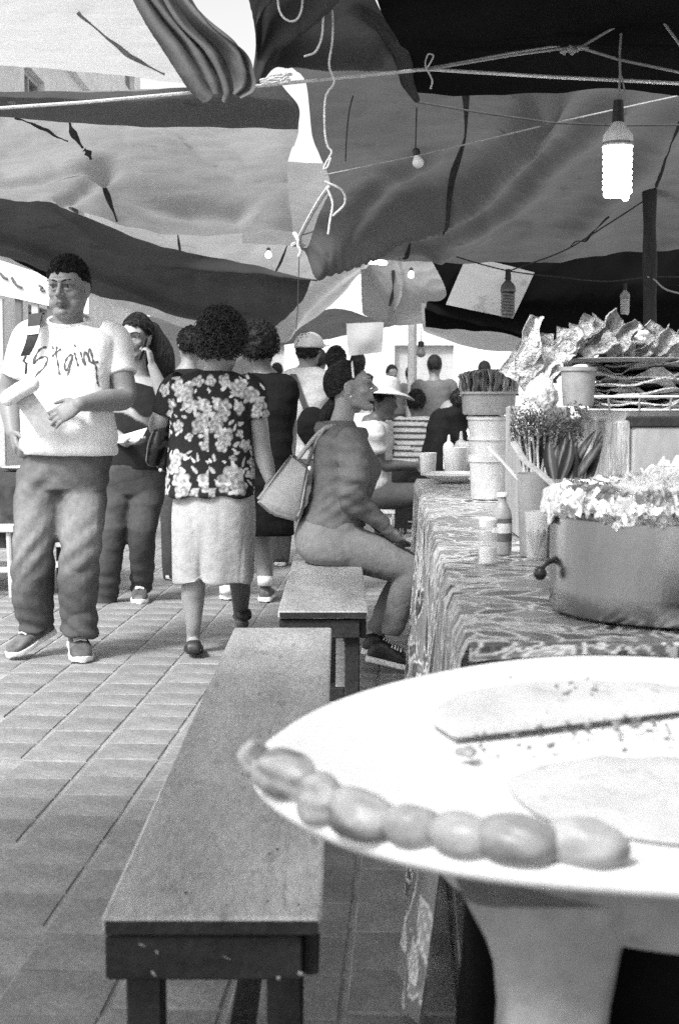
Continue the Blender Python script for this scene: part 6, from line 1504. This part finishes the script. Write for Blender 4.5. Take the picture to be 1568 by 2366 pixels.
# ---------------------------------------------------------------- helper for simpler figures seen from behind or far away
def back_figure(label, px, Y, head, hyaw, skin, top, legm, hairm, sh, hip, arms, legs, sleeves=.45, hs=.97, hl=HL_BACK, ht=.12, vox=.012, dress=False, yaw=180, shoem=None, tone_fn=None, hem=None, neck=True, hair=True, sw=.19, hw=.17):
    f = Fig(label, px, Y); HC = f.P(*head); HM = yawM(hyaw, 6)
    b = MB(); head_solid(b, HC, HM, hs, True)
    ns = f.P(*sh); hp = f.P(*hip); limb(b, [HC + Vector((0, 0, -.05)), (HC + ns) / 2 + Vector((0, 0, -.03)), ns], [.05, .052, .08])
    u = yawM(yaw) @ Vector((1, 0, 0)); v = yawM(yaw) @ Vector((0, 1, 0))
    b.rings([superring(ns + (hp - ns) * t, u * w, v * d, 2.5, 20) for t, w, d in ((-.02, .09, .07), (.1, sw * .85, .10), (.5, hw * .9, .11), (1, hw, .12))])
    hand_list = []
    for (s_, e_, w_) in arms:
        s_, e_, w_ = f.P(*s_), f.P(*e_), f.P(*w_); limb(b, [s_, (s_ + e_) / 2, e_, (e_ + w_) / 2, w_], [.050, .046, .040, .036, .026]); hand_solid(b, w_, (w_ - e_) + Vector((0, 0, -.02)), Vector((1, 0, 0)), 1, .9, 30)
    for L in legs:
        q = [f.P(*p) for p in L]; limb(b, q, [.075, .055, .048, .032][:len(q)] if len(q) == 4 else [.075, .055, .034])
    me = remesh(b, vox * .75, 2); f.part('body', me, skin)
    if hair: f.part('hair', hair_cap(HC, HM, hs, hl, ht, .02, 12, abs(int(px)) + 1), hairm)
    if hair and Y < 13: f.part('hair_locks', tufts(HC, HM, hs, hl, ht, 420, .030 if ht > .15 else .018, .003, abs(int(px)) + 2), hairm)
    b = MB(); b.rings([superring(ns + (hp - ns) * t, u * w, v * d, 2.5, 26) for t, w, d in ((-.05, .075, .065), (-.02, .125, .085), (.04, sw * .93, .108), (.12, sw, .12), (.3, sw * .96, .135), (.6, hw * .98, .135), (.85, hw * 1.06, .145), (1.0, hw * 1.08, .15))] + ([superring(f.P(*hem), u * hw * 1.1, v * .155, 2.5, 26)] if dress else []))
    for (s_, e_, w_) in arms:
        s_, e_, w_ = f.P(*s_), f.P(*e_), f.P(*w_); inn = ns * .35 + s_ * .65
        if sleeves <= 1: limb(b, [inn, s_, s_ + (e_ - s_) * sleeves], [.068, .066, .060], 'flat')
        else: limb(b, [inn, s_, e_, e_ + (w_ - e_) * (sleeves - 1)], [.068, .064, .054, .042], 'flat')
    me = remesh(b, vox * .8, 2, folds(.006, 11, abs(int(px)) + 1))
    if tone_fn: set_tone(me, tone_fn(mesh_co(me)))
    f.part('dress' if dress else 'shirt', me, top)
    if legm and legs:
        b = MB(); b.rings([superring(hp + Vector((0, 0, dz)), u * w, v * d, 2.6, 24) for dz, w, d in ((.04, hw, .13), (-.02, hw * 1.02, .14), (-.10, hw, .135), (-.16, hw * .9, .11))])
        for L in legs:
            q = [f.P(*p) for p in L]; limb(b, q, [.098, .080, .074, .062][:len(q)] if len(q) == 4 else [.098, .080, .062], 'flat')
        f.part('trousers', remesh(b, vox, 2, folds(.006, 11, 4, (1.3, 1.3, .8))), legm)
    for L in legs:
        q = f.P(*L[-1]); sy = math.cos(R(yaw)); shoe(f, Vector((q.x, q.y + .05 * sy, .006)), Vector((q.x + .01, q.y - .19 * sy, .006)), shoem or M_shoe_d, None, .045, .075)
    return f
fd = back_figure('woman in a dark sleeveless dress walking ahead of the floral woman', 615, 8.0, (600, 805, 0), 176, M_skin, M_black_c, None, M_hair, (612, 872, 0), (600, 1090, 0),
    [((664, 896, 0), (670, 1000, 0), (668, 1080, -.06)), ((560, 896, 0), (548, 990, .06), (560, 1070, .1))], [((590, 1180, 0), (606, 1270, .02), (612, 1320, .04), (612, 1372, 0)), ((580, 1180, .1), (560, 1270, .2), (540, 1330, .28), (524, 1392, .1))], .25, .98, HL_BACK, .36, .011, True, 180, M_shoe_g, None, (600, 1235, 0), sw=.20, hw=.18)
for q in (fd.P(612, 1352, -.03), fd.P(524, 1372, .07)):
    b = MB(); b.tube([q + Vector((0, 0, .05)), q], .042, 14, caps='flat'); fd.part('sock', b, M_sole)
fc = back_figure('person in a light cap and pale shirt with a dark backpack strap', 700, 9.7, (712, 812, 0), 170, M_skin, M_pale_c, M_jean, M_hair, (706, 858, 0), (690, 1060, 0),
    [((762, 886, 0), (770, 990, .02), (760, 1050, -.1)), ((660, 886, 0), (648, 980, 0), (650, 1060, 0))], [((660, 1080, 0), (652, 1190, 0), (648, 1250, .04), (647, 1300, .02)), ((720, 1080, 0), (724, 1190, 0), (722, 1250, .1), (720, 1296, .1))], .6, .98, HL_BACK, .06, .012)
b = MB(); hc = fc.P(714, 800, 0); b.ell(hc, (.104, .128, .098), None, 30, 18); me = b.mesh(); co = mesh_co(me); co[:, 2] = np.maximum(co[:, 2], hc.z - .012); me.vertices.foreach_set('co', co.ravel()); me.update(); cp = fc.part('cap', me, M_pale_c)
b = MB(); b.ell(fc.P(742, 798, .06), (.06, .08, .010), yawM(160, -6), 20, 8); set_m = b.mesh(); set_tone(set_m, np.ones(len(set_m.vertices))); part('peak', set_m, M_pale_c, cp)
b = MB(); pl = catmull(np.array([tuple(fc.P(*p)) for p in ((672, 866, .05), (678, 866, -.12), (690, 900, -.155), (712, 960, -.16), (732, 1010, -.15))]), 24); b.grid(np.stack([pl - np.array([.02, 0, 0]), pl + np.array([.02, 0, 0])], 1)); fc.part('backpack_strap', b, M_strap)
b = MB(); b.ell(fc.P(722, 985, -.18), (.11, .06, .13), None, 24, 16); fc.part('shoulder_bag', remesh(b, .012, 2, folds(.01, 14, 3)), M_black_c)
back_figure('dark-haired person in black just visible beyond the light cap', 776, 11.5, (776, 836, 0), 180, M_skin_d, M_black_c, M_jean_d, M_hair, (774, 880, 0), (774, 1040, 0),
    [((812, 900, 0), (818, 980, 0), (812, 1040, 0)), ((736, 900, 0), (730, 980, 0), (734, 1040, 0))], [((760, 1060, 0), (758, 1150, 0), (757, 1240, 0)), ((792, 1060, 0), (794, 1150, 0), (795, 1240, 0))], .6, .95, HL_BACK, .10, .014)
back_figure('person with short dark hair partly hidden left of the floral woman\'s curly head', 425, 9.0, (440, 800, 0), 200, M_skin_l, M_dark_c, M_jean_d, M_hair, (432, 862, 0), (426, 1060, 0),
    [((478, 890, 0), (486, 980, 0), (480, 1060, 0)), ((386, 890, 0), (380, 980, 0), (384, 1060, 0))], [((405, 1090, 0), (400, 1220, 0), (398, 1340, 0)), ((448, 1090, 0), (452, 1220, 0), (454, 1340, 0))], .6, .95, HL_BACK, .08, .013)

# ---------------------------------------------------------------- seated woman in profile
f = Fig('seated woman in a grey top in profile with a ponytail on the bench', 790, 6.05)
HC = f.P(811, 896, 0); HM = yawM(88, -7); hs = .93
b = MB(); head_solid(b, HC, HM, hs, True, .002); limb(b, [HC + HM @ Vector((0, .03, -.05)), f.P(792, 955, .0), f.P(786, 985, .0), f.P(784, 1005, 0)], [.050, .050, .056, .075])
torso(b, f, [(786, 992, 0, .10, .08), (790, 1020, 0, .155, .10), (800, 1080, 0, .15, .115), (788, 1160, 0, .14, .11), (766, 1235, 0, .165, .13)], 90)
sN, eN, wN = f.P(806, 1030, -.150), f.P(814, 1150, -.175), f.P(894, 1222, -.10)
limb(b, [sN, eN, wN], [.045, .038, .026]); hand_solid(b, wN, f.P(912, 1246, -.06) - wN, Vector((0, .3, 1)), -1, .9, 35)
sF, eF, wF = f.P(806, 1030, .165), f.P(815, 1150, .2), f.P(894, 1222, .08)
limb(b, [sF, eF, wF], [.045, .038, .026]); hand_solid(b, wF, f.P(915, 1242, .0) - wF, Vector((0, -.3, 1)), 1, .9, 35)
me = remesh(b, .0045, 2); set_tone(me, head_tone(mesh_co(me), HC, HM, hs, .68)); f.part('body', me, M_skin_l); face_bits(f, HC, HM, hs, (0, 0), .8, .2)
HL_P = lambda a: np.interp(a, [0, .5, .9, 1.2, 1.45, 1.75, 2.1, 3.15], [.50, .46, .30, .10, .04, -.24, -.55, -.60])
f.part('hair', hair_cap(HC, HM, hs, HL_P, lambda a, z: .03 + .07 * sst(a, 1.4, 2.8), .004, 14, 34, rag=.015), M_hair_x)
f.part('hair_strands', tufts(HC, HM, hs, HL_P, lambda a, z: .03 + .07 * sst(a, 1.4, 2.8), 330, .03, .0016, 9, 'comb', (0, 1.0, -.45)), M_hair_x)
b = MB(); limb(b, [f.P(768, 935, 0), f.P(758, 948, 0), f.P(752, 966, .0), f.P(744, 990, .0)], [.030, .032, .030, .012]); f.part('ponytail', remesh(b, .006, 1, folds(.004, 30, 2, (1.5, 1.5, .4))), M_hair)
b = MB(); ring_ = []
for a in np.linspace(R(-75), R(75), 22): ring_.append(HC + HM @ (Vector((.0835 * math.sin(a), -.018 + .0 * a, .022 + .094 * math.cos(a))) * hs))
b.tube(ring_, .005, 8); f.part('sunglasses_band', b, M_sole)  # plain pale band standing in for sunglasses pushed up on the head
b = MB(); b.ell(HC + HM @ (Vector((-.082, .004, -.040)) * hs), (.005, .005, .005), None, 10, 8); f.part('earring', b, M_sole)
b = MB(); torso(b, f, [(782, 972, 0, .066, .066), (780, 984, 0, .088, .078), (782, 997, 0, .135, .095), (786, 1012, 0, .172, .112), (792, 1036, 0, .180, .126), (800, 1065, 0, .178, .142), (801, 1090, 0, .174, .145), (794, 1120, 0, .166, .134), (782, 1160, 0, .164, .132), (770, 1196, 0, .172, .14), (766, 1214, 0, .176, .146)], 90, 2.4)
limb(b, [f.P(798, 1022, -.13), sN, f.P(820, 1090, -.195), eN, (eN + wN) / 2, f.P(888, 1216, -.11)], [.066, .070, .066, .058, .046, .039], 'flat'); limb(b, [f.P(798, 1022, .13), sF, f.P(818, 1090, .19), eF, (eF + wF) / 2, f.P(888, 1216, .09)], [.062, .064, .058, .054, .044, .038], 'flat')
for rr_, dz_, rt_ in ((.094, 0, .017), (.102, -.016, .016)): b.tube([f.P(788, 990, 0) + Vector((rr_ * math.cos(a), rr_ * 1.25 * math.sin(a), dz_ - .014 * math.cos(a))) for a in np.linspace(0, 2 * math.pi, 30)], rt_, 8)
def top_d(co):
    z, x = co[:, 2], co[:, 0]; w = pn(co, 8, 44); arm = sst(-co[:, 1], .12, .17)
    return folds(.003, 10, 25, (1, 1, 1.8))(co) + creases(.0045, 14, 27, (.8, .8, 1.8))(co) + folds(.0015, 24, 26, (1, 1, 1.4))(co) + .002 * np.exp(-((z - .70) / .09) ** 2) * np.sin(z * 110 - x * 40 + 4 * w) + .003 * arm * np.sin(z * 75 + x * 50 + 4 * w)
me = remesh(b, .0058, 2, top_d); f.part('grey_top', me, M_grey_c)
b = MB(); torso(b, f, [(764, 1196, 0, .166, .132), (762, 1225, 0, .182, .148), (762, 1255, 0, .190, .150), (768, 1282, 0, .185, .140), (774, 1298, 0, .16, .12)], 90, 2.6)
hN, kN, aN = f.P(778, 1250, -.09), f.P(944, 1318, -.11), f.P(902, 1470, -.14); hF, kF, aF = f.P(778, 1250, .09), f.P(940, 1315, .10), f.P(868, 1462, .12)
limb(b, [hN, hN * .6 + kN * .4, hN * .25 + kN * .75, kN, kN * .78 + aN * .22 + Vector((.006, 0, 0)), kN * .45 + aN * .55, aN], [.096, .090, .077, .066, .064, .058, .042], 'flat', n=60); limb(b, [hF, hF * .5 + kF * .5, kF, kF * .5 + aF * .5, aF], [.096, .084, .066, .058, .042], 'flat', n=50)
me = remesh(b, .0065, 2, lambda co: folds(.003, 11, 28)(co) + creases(.005, 12, 29)(co) + .004 * sst(-co[:, 2], -.3, -.12) * np.sin(co[:, 2] * 90 + 2 * pn(co, 7, 3))); f.part('trousers', me, M_khaki)
shoe(f, f.P(846, 1526, -.14), f.P(962, 1552, -.14), M_shoe_d, None, .045, .085, solem=M_sole); shoe(f, f.P(836, 1508, .12), f.P(938, 1530, .10), M_shoe_d, None, .045, .085)
# tote bag on her back
tg = thing('tote_bag', 'pale grey tote bag hanging behind the seated woman', 'handbag', f.base + f.P(655, 1200, -.08)); o_ = f.P(655, 1200, -.08); b = MB()
out = [(590, 1156), (674, 1046), (714, 1080), (702, 1180), (692, 1206), (628, 1190)]
ctr = f.P(660, 1140, -.08)
rgs = []
for dy, sc in ((-.075, .78), (-.055, .95), (0.0, 1.02), (.055, .95), (.075, .78)):
    rgs.append([ctr + (f.P(x, y, -.08) - ctr) * (sc if i > 2 or i == 0 else 1.0) + Vector((0, dy * (1 if i not in (1, 2) else .35), 0)) - o_ for i, (x, y) in enumerate(out)])
b.rings(rgs); me = b.mesh('bag', False); bm = bmesh.new(); bm.from_mesh(me); bmesh.ops.bevel(bm, geom=bm.edges[:], offset=.012, segments=2, affect='EDGES'); bm.to_mesh(me); bm.free(); me.polygons.foreach_set('use_smooth', [True] * len(me.polygons)); part('bag_body', me, M_tote, tg, True, 60)
for (pp_, r_) in ((((690, 1058, -.10), (716, 1024, -.10), (742, 996, -.12), (770, 985, -.10), (790, 1000, -.03)), .013), (((704, 1086, -.05), (718, 1050, -.06), (734, 1014, -.11), (752, 988, -.12), (772, 984, -.06)), .012)):
    b = MB(); limb(b, [f.P(*q) - o_ for q in pp_], [r_ * .75] * len(pp_), seg=10); part('strap', b, M_tote, tg)
b = MB(); b.ell(f.P(715, 1082, -.125) - o_, (.008, .006, .010), None, 12, 8); part('buckle', b, M_sole, tg)

# ---------------------------------------------------------------- people at the far end of the counter
def seated(label, px, Y, head, hyaw, skin, top, sh, hip, arms, yaw, tone_fn=None, sleeves=.6, hs=.97, hl=HL_BACK, ht=.08, hairm=None, hair=True, sw=.19):
    h_ = hip; kx = 20 if yaw < 100 else 0
    f = back_figure(label, px, Y, head, hyaw, skin, top, M_jean_d, hairm or M_hair, sh, hip, arms, [], sleeves, hs, hl, ht, .013, False, yaw, None, tone_fn, hair=hair, sw=sw)
    fw = yawM(yaw) @ Vector((0, -1, 0)); sd_ = yawM(yaw) @ Vector((1, 0, 0)); hp = f.P(*hip); b = MB()
    for s in (-1, 1):
        a = hp + sd_ * .09 * s + Vector((0, 0, -.04)); k = a + fw * .40; an = Vector((k.x - fw.x * .06, k.y - fw.y * .06, .10)); limb(b, [a, (a + k) / 2, k, (k + an) / 2, an], [.095, .085, .068, .058, .045], 'flat')
        shoe(f, Vector((an.x - fw.x * .04, an.y - fw.y * .04, .006)), Vector((an.x + fw.x * .2, an.y + fw.y * .2, .006)), M_shoe_d, None, .045, .07)
    f.part('trousers', remesh(b, .013, 2, folds(.006, 12, 3)), M_jean_d)
    sz = hp.z - .12
    stl = thing('low_stool', 'plain stool under ' + label.replace('seated ', 'the seated '), 'stool', f.base + Vector((hp.x, hp.y, 0)), 'stools at the far end of the counter')
    if sz > .15:
        b = MB(); b.box((0, 0, sz - .015), (.34, .34, .03), ch=.004); part('seat', b, M_pale_wood, stl)
        for sx in (-1, 1):
            for sy in (-1, 1): b = MB(); b.box((sx * .13, sy * .13, (sz - .03) / 2), (.035, .035, sz - .032)); part('leg', b, M_pale_wood, stl, False, 0)
    return f
seated('seated person in a striped shirt with short dark hair', 962, 11.8, (962, 932, 0), 165, M_skin_d, M_pale_c, (964, 968, 0), (952, 1085, 0), [((1008, 985, 0), (1030, 1030, .1), (1010, 1062, .3)), ((918, 985, 0), (905, 1040, .1), (950, 1066, .3))], 165,
       lambda co: np.where(np.sin(co[:, 2] * 2 * math.pi / .050 + .4 * np.sin(co[:, 0] * 6)) > .35, .12, 1.15), .9, .9, HL_BACK, .05, sw=.205)
fh = seated('seated person in a wide pale sun hat facing the counter', 880, 9.2, (882, 930, 0), 70, M_skin_d, M_pale_c, (862, 978, 0), (850, 1130, 0), [((866, 1000, -.16), (880, 1074, -.12), (958, 1076, -.05)), ((862, 1000, .16), (880, 1074, .15), (945, 1080, .1))], 80, None, .6, .97, HL_BACK, .06)
b = MB(); hc = fh.P(890, 905, 0); b.lathe(hc, [(.01, .115), (.06, .11), (.088, .085), (.094, .03), (.10, .015), (.15, .0), (.19, -.022), (.192, -.028), (.15, -.008), (.095, .004), (.01, .004)], 40, yawM(0, 0, 6)); me = b.mesh(); co = mesh_co(me); co[:, 2] += .008 * pn(co, 14, 3); me.vertices.foreach_set('co', co.ravel()); me.update(); fh.part('sun_hat', me, M_pale_c)
seated('seated person in black leaning over the far end of the counter', 1040, 10.6, (1072, 935, 0), 120, M_skin, M_black_c, (1040, 948, 0), (1010, 1090, 0), [((1048, 965, -.15), (1070, 1030, -.15), (1100, 1050, 0)), ((1040, 965, .15), (1066, 1030, .2), (1095, 1050, .2))], 110, None, 1.5, .95, HL_BACK, .10)
seated('seated dark-haired child in a pale top beyond the seated woman', 858, 10.4, (846, 900, 0), 150, M_skin, M_pale_c, (852, 960, 0), (850, 1085, 0), [((886, 985, 0), (894, 1040, .1), (900, 1070, .2)), ((820, 985, 0), (815, 1040, .1), (830, 1070, .2))], 150, None, .8, .85, HL_BACK, .10, sw=.16)
far = [(735, 13.5, 'dark-clad shopper beyond the light cap with only the head showing', M_black_c), (826, 14.5, 'shopper in a dark shirt behind the seated woman\'s ponytail', M_dark_c), (1003, 15.5, 'shopper in grey behind the striped shirt', M_grey_c), (560, 14.0, 'shopper in dark clothes glimpsed beyond the dark dress', M_dark_c), (640, 19, 'distant shopper in pale clothes left of the light cap', M_pale_c), (905, 20, 'distant shopper in grey in the bright opening', M_grey_c), (948, 21, 'distant shopper in pale grey beside the thin pole', M_khaki), (1118, 18, 'distant shopper in dark clothes behind the tub of meat strips', M_dark_c)]
for (px, Y, lab, tm) in far:
    g0 = 920 + 1.15 * F / Y; s_ = F / Y
    def q(dx, z, dy=0): return (px + dx * s_, 920 + (1.15 - z) * s_, dy)
    back_figure(lab, px, Y, q(0, 1.50), 180 if px != 905 else 20, M_skin, tm, M_jean_d, M_hair, q(0, 1.33), q(0, .92), [(q(.19, 1.28), q(.23, 1.05), q(.21, .85)), (q(-.19, 1.28), q(-.23, 1.05), q(-.21, .85))], [(q(-.09, .85), q(-.10, .45, .05), q(-.10, .08)), (q(.09, .85), q(.10, .45, -.05), q(.10, .08))], .6, .97, HL_BACK, .08, .018)
bpy.context.view_layer.update()
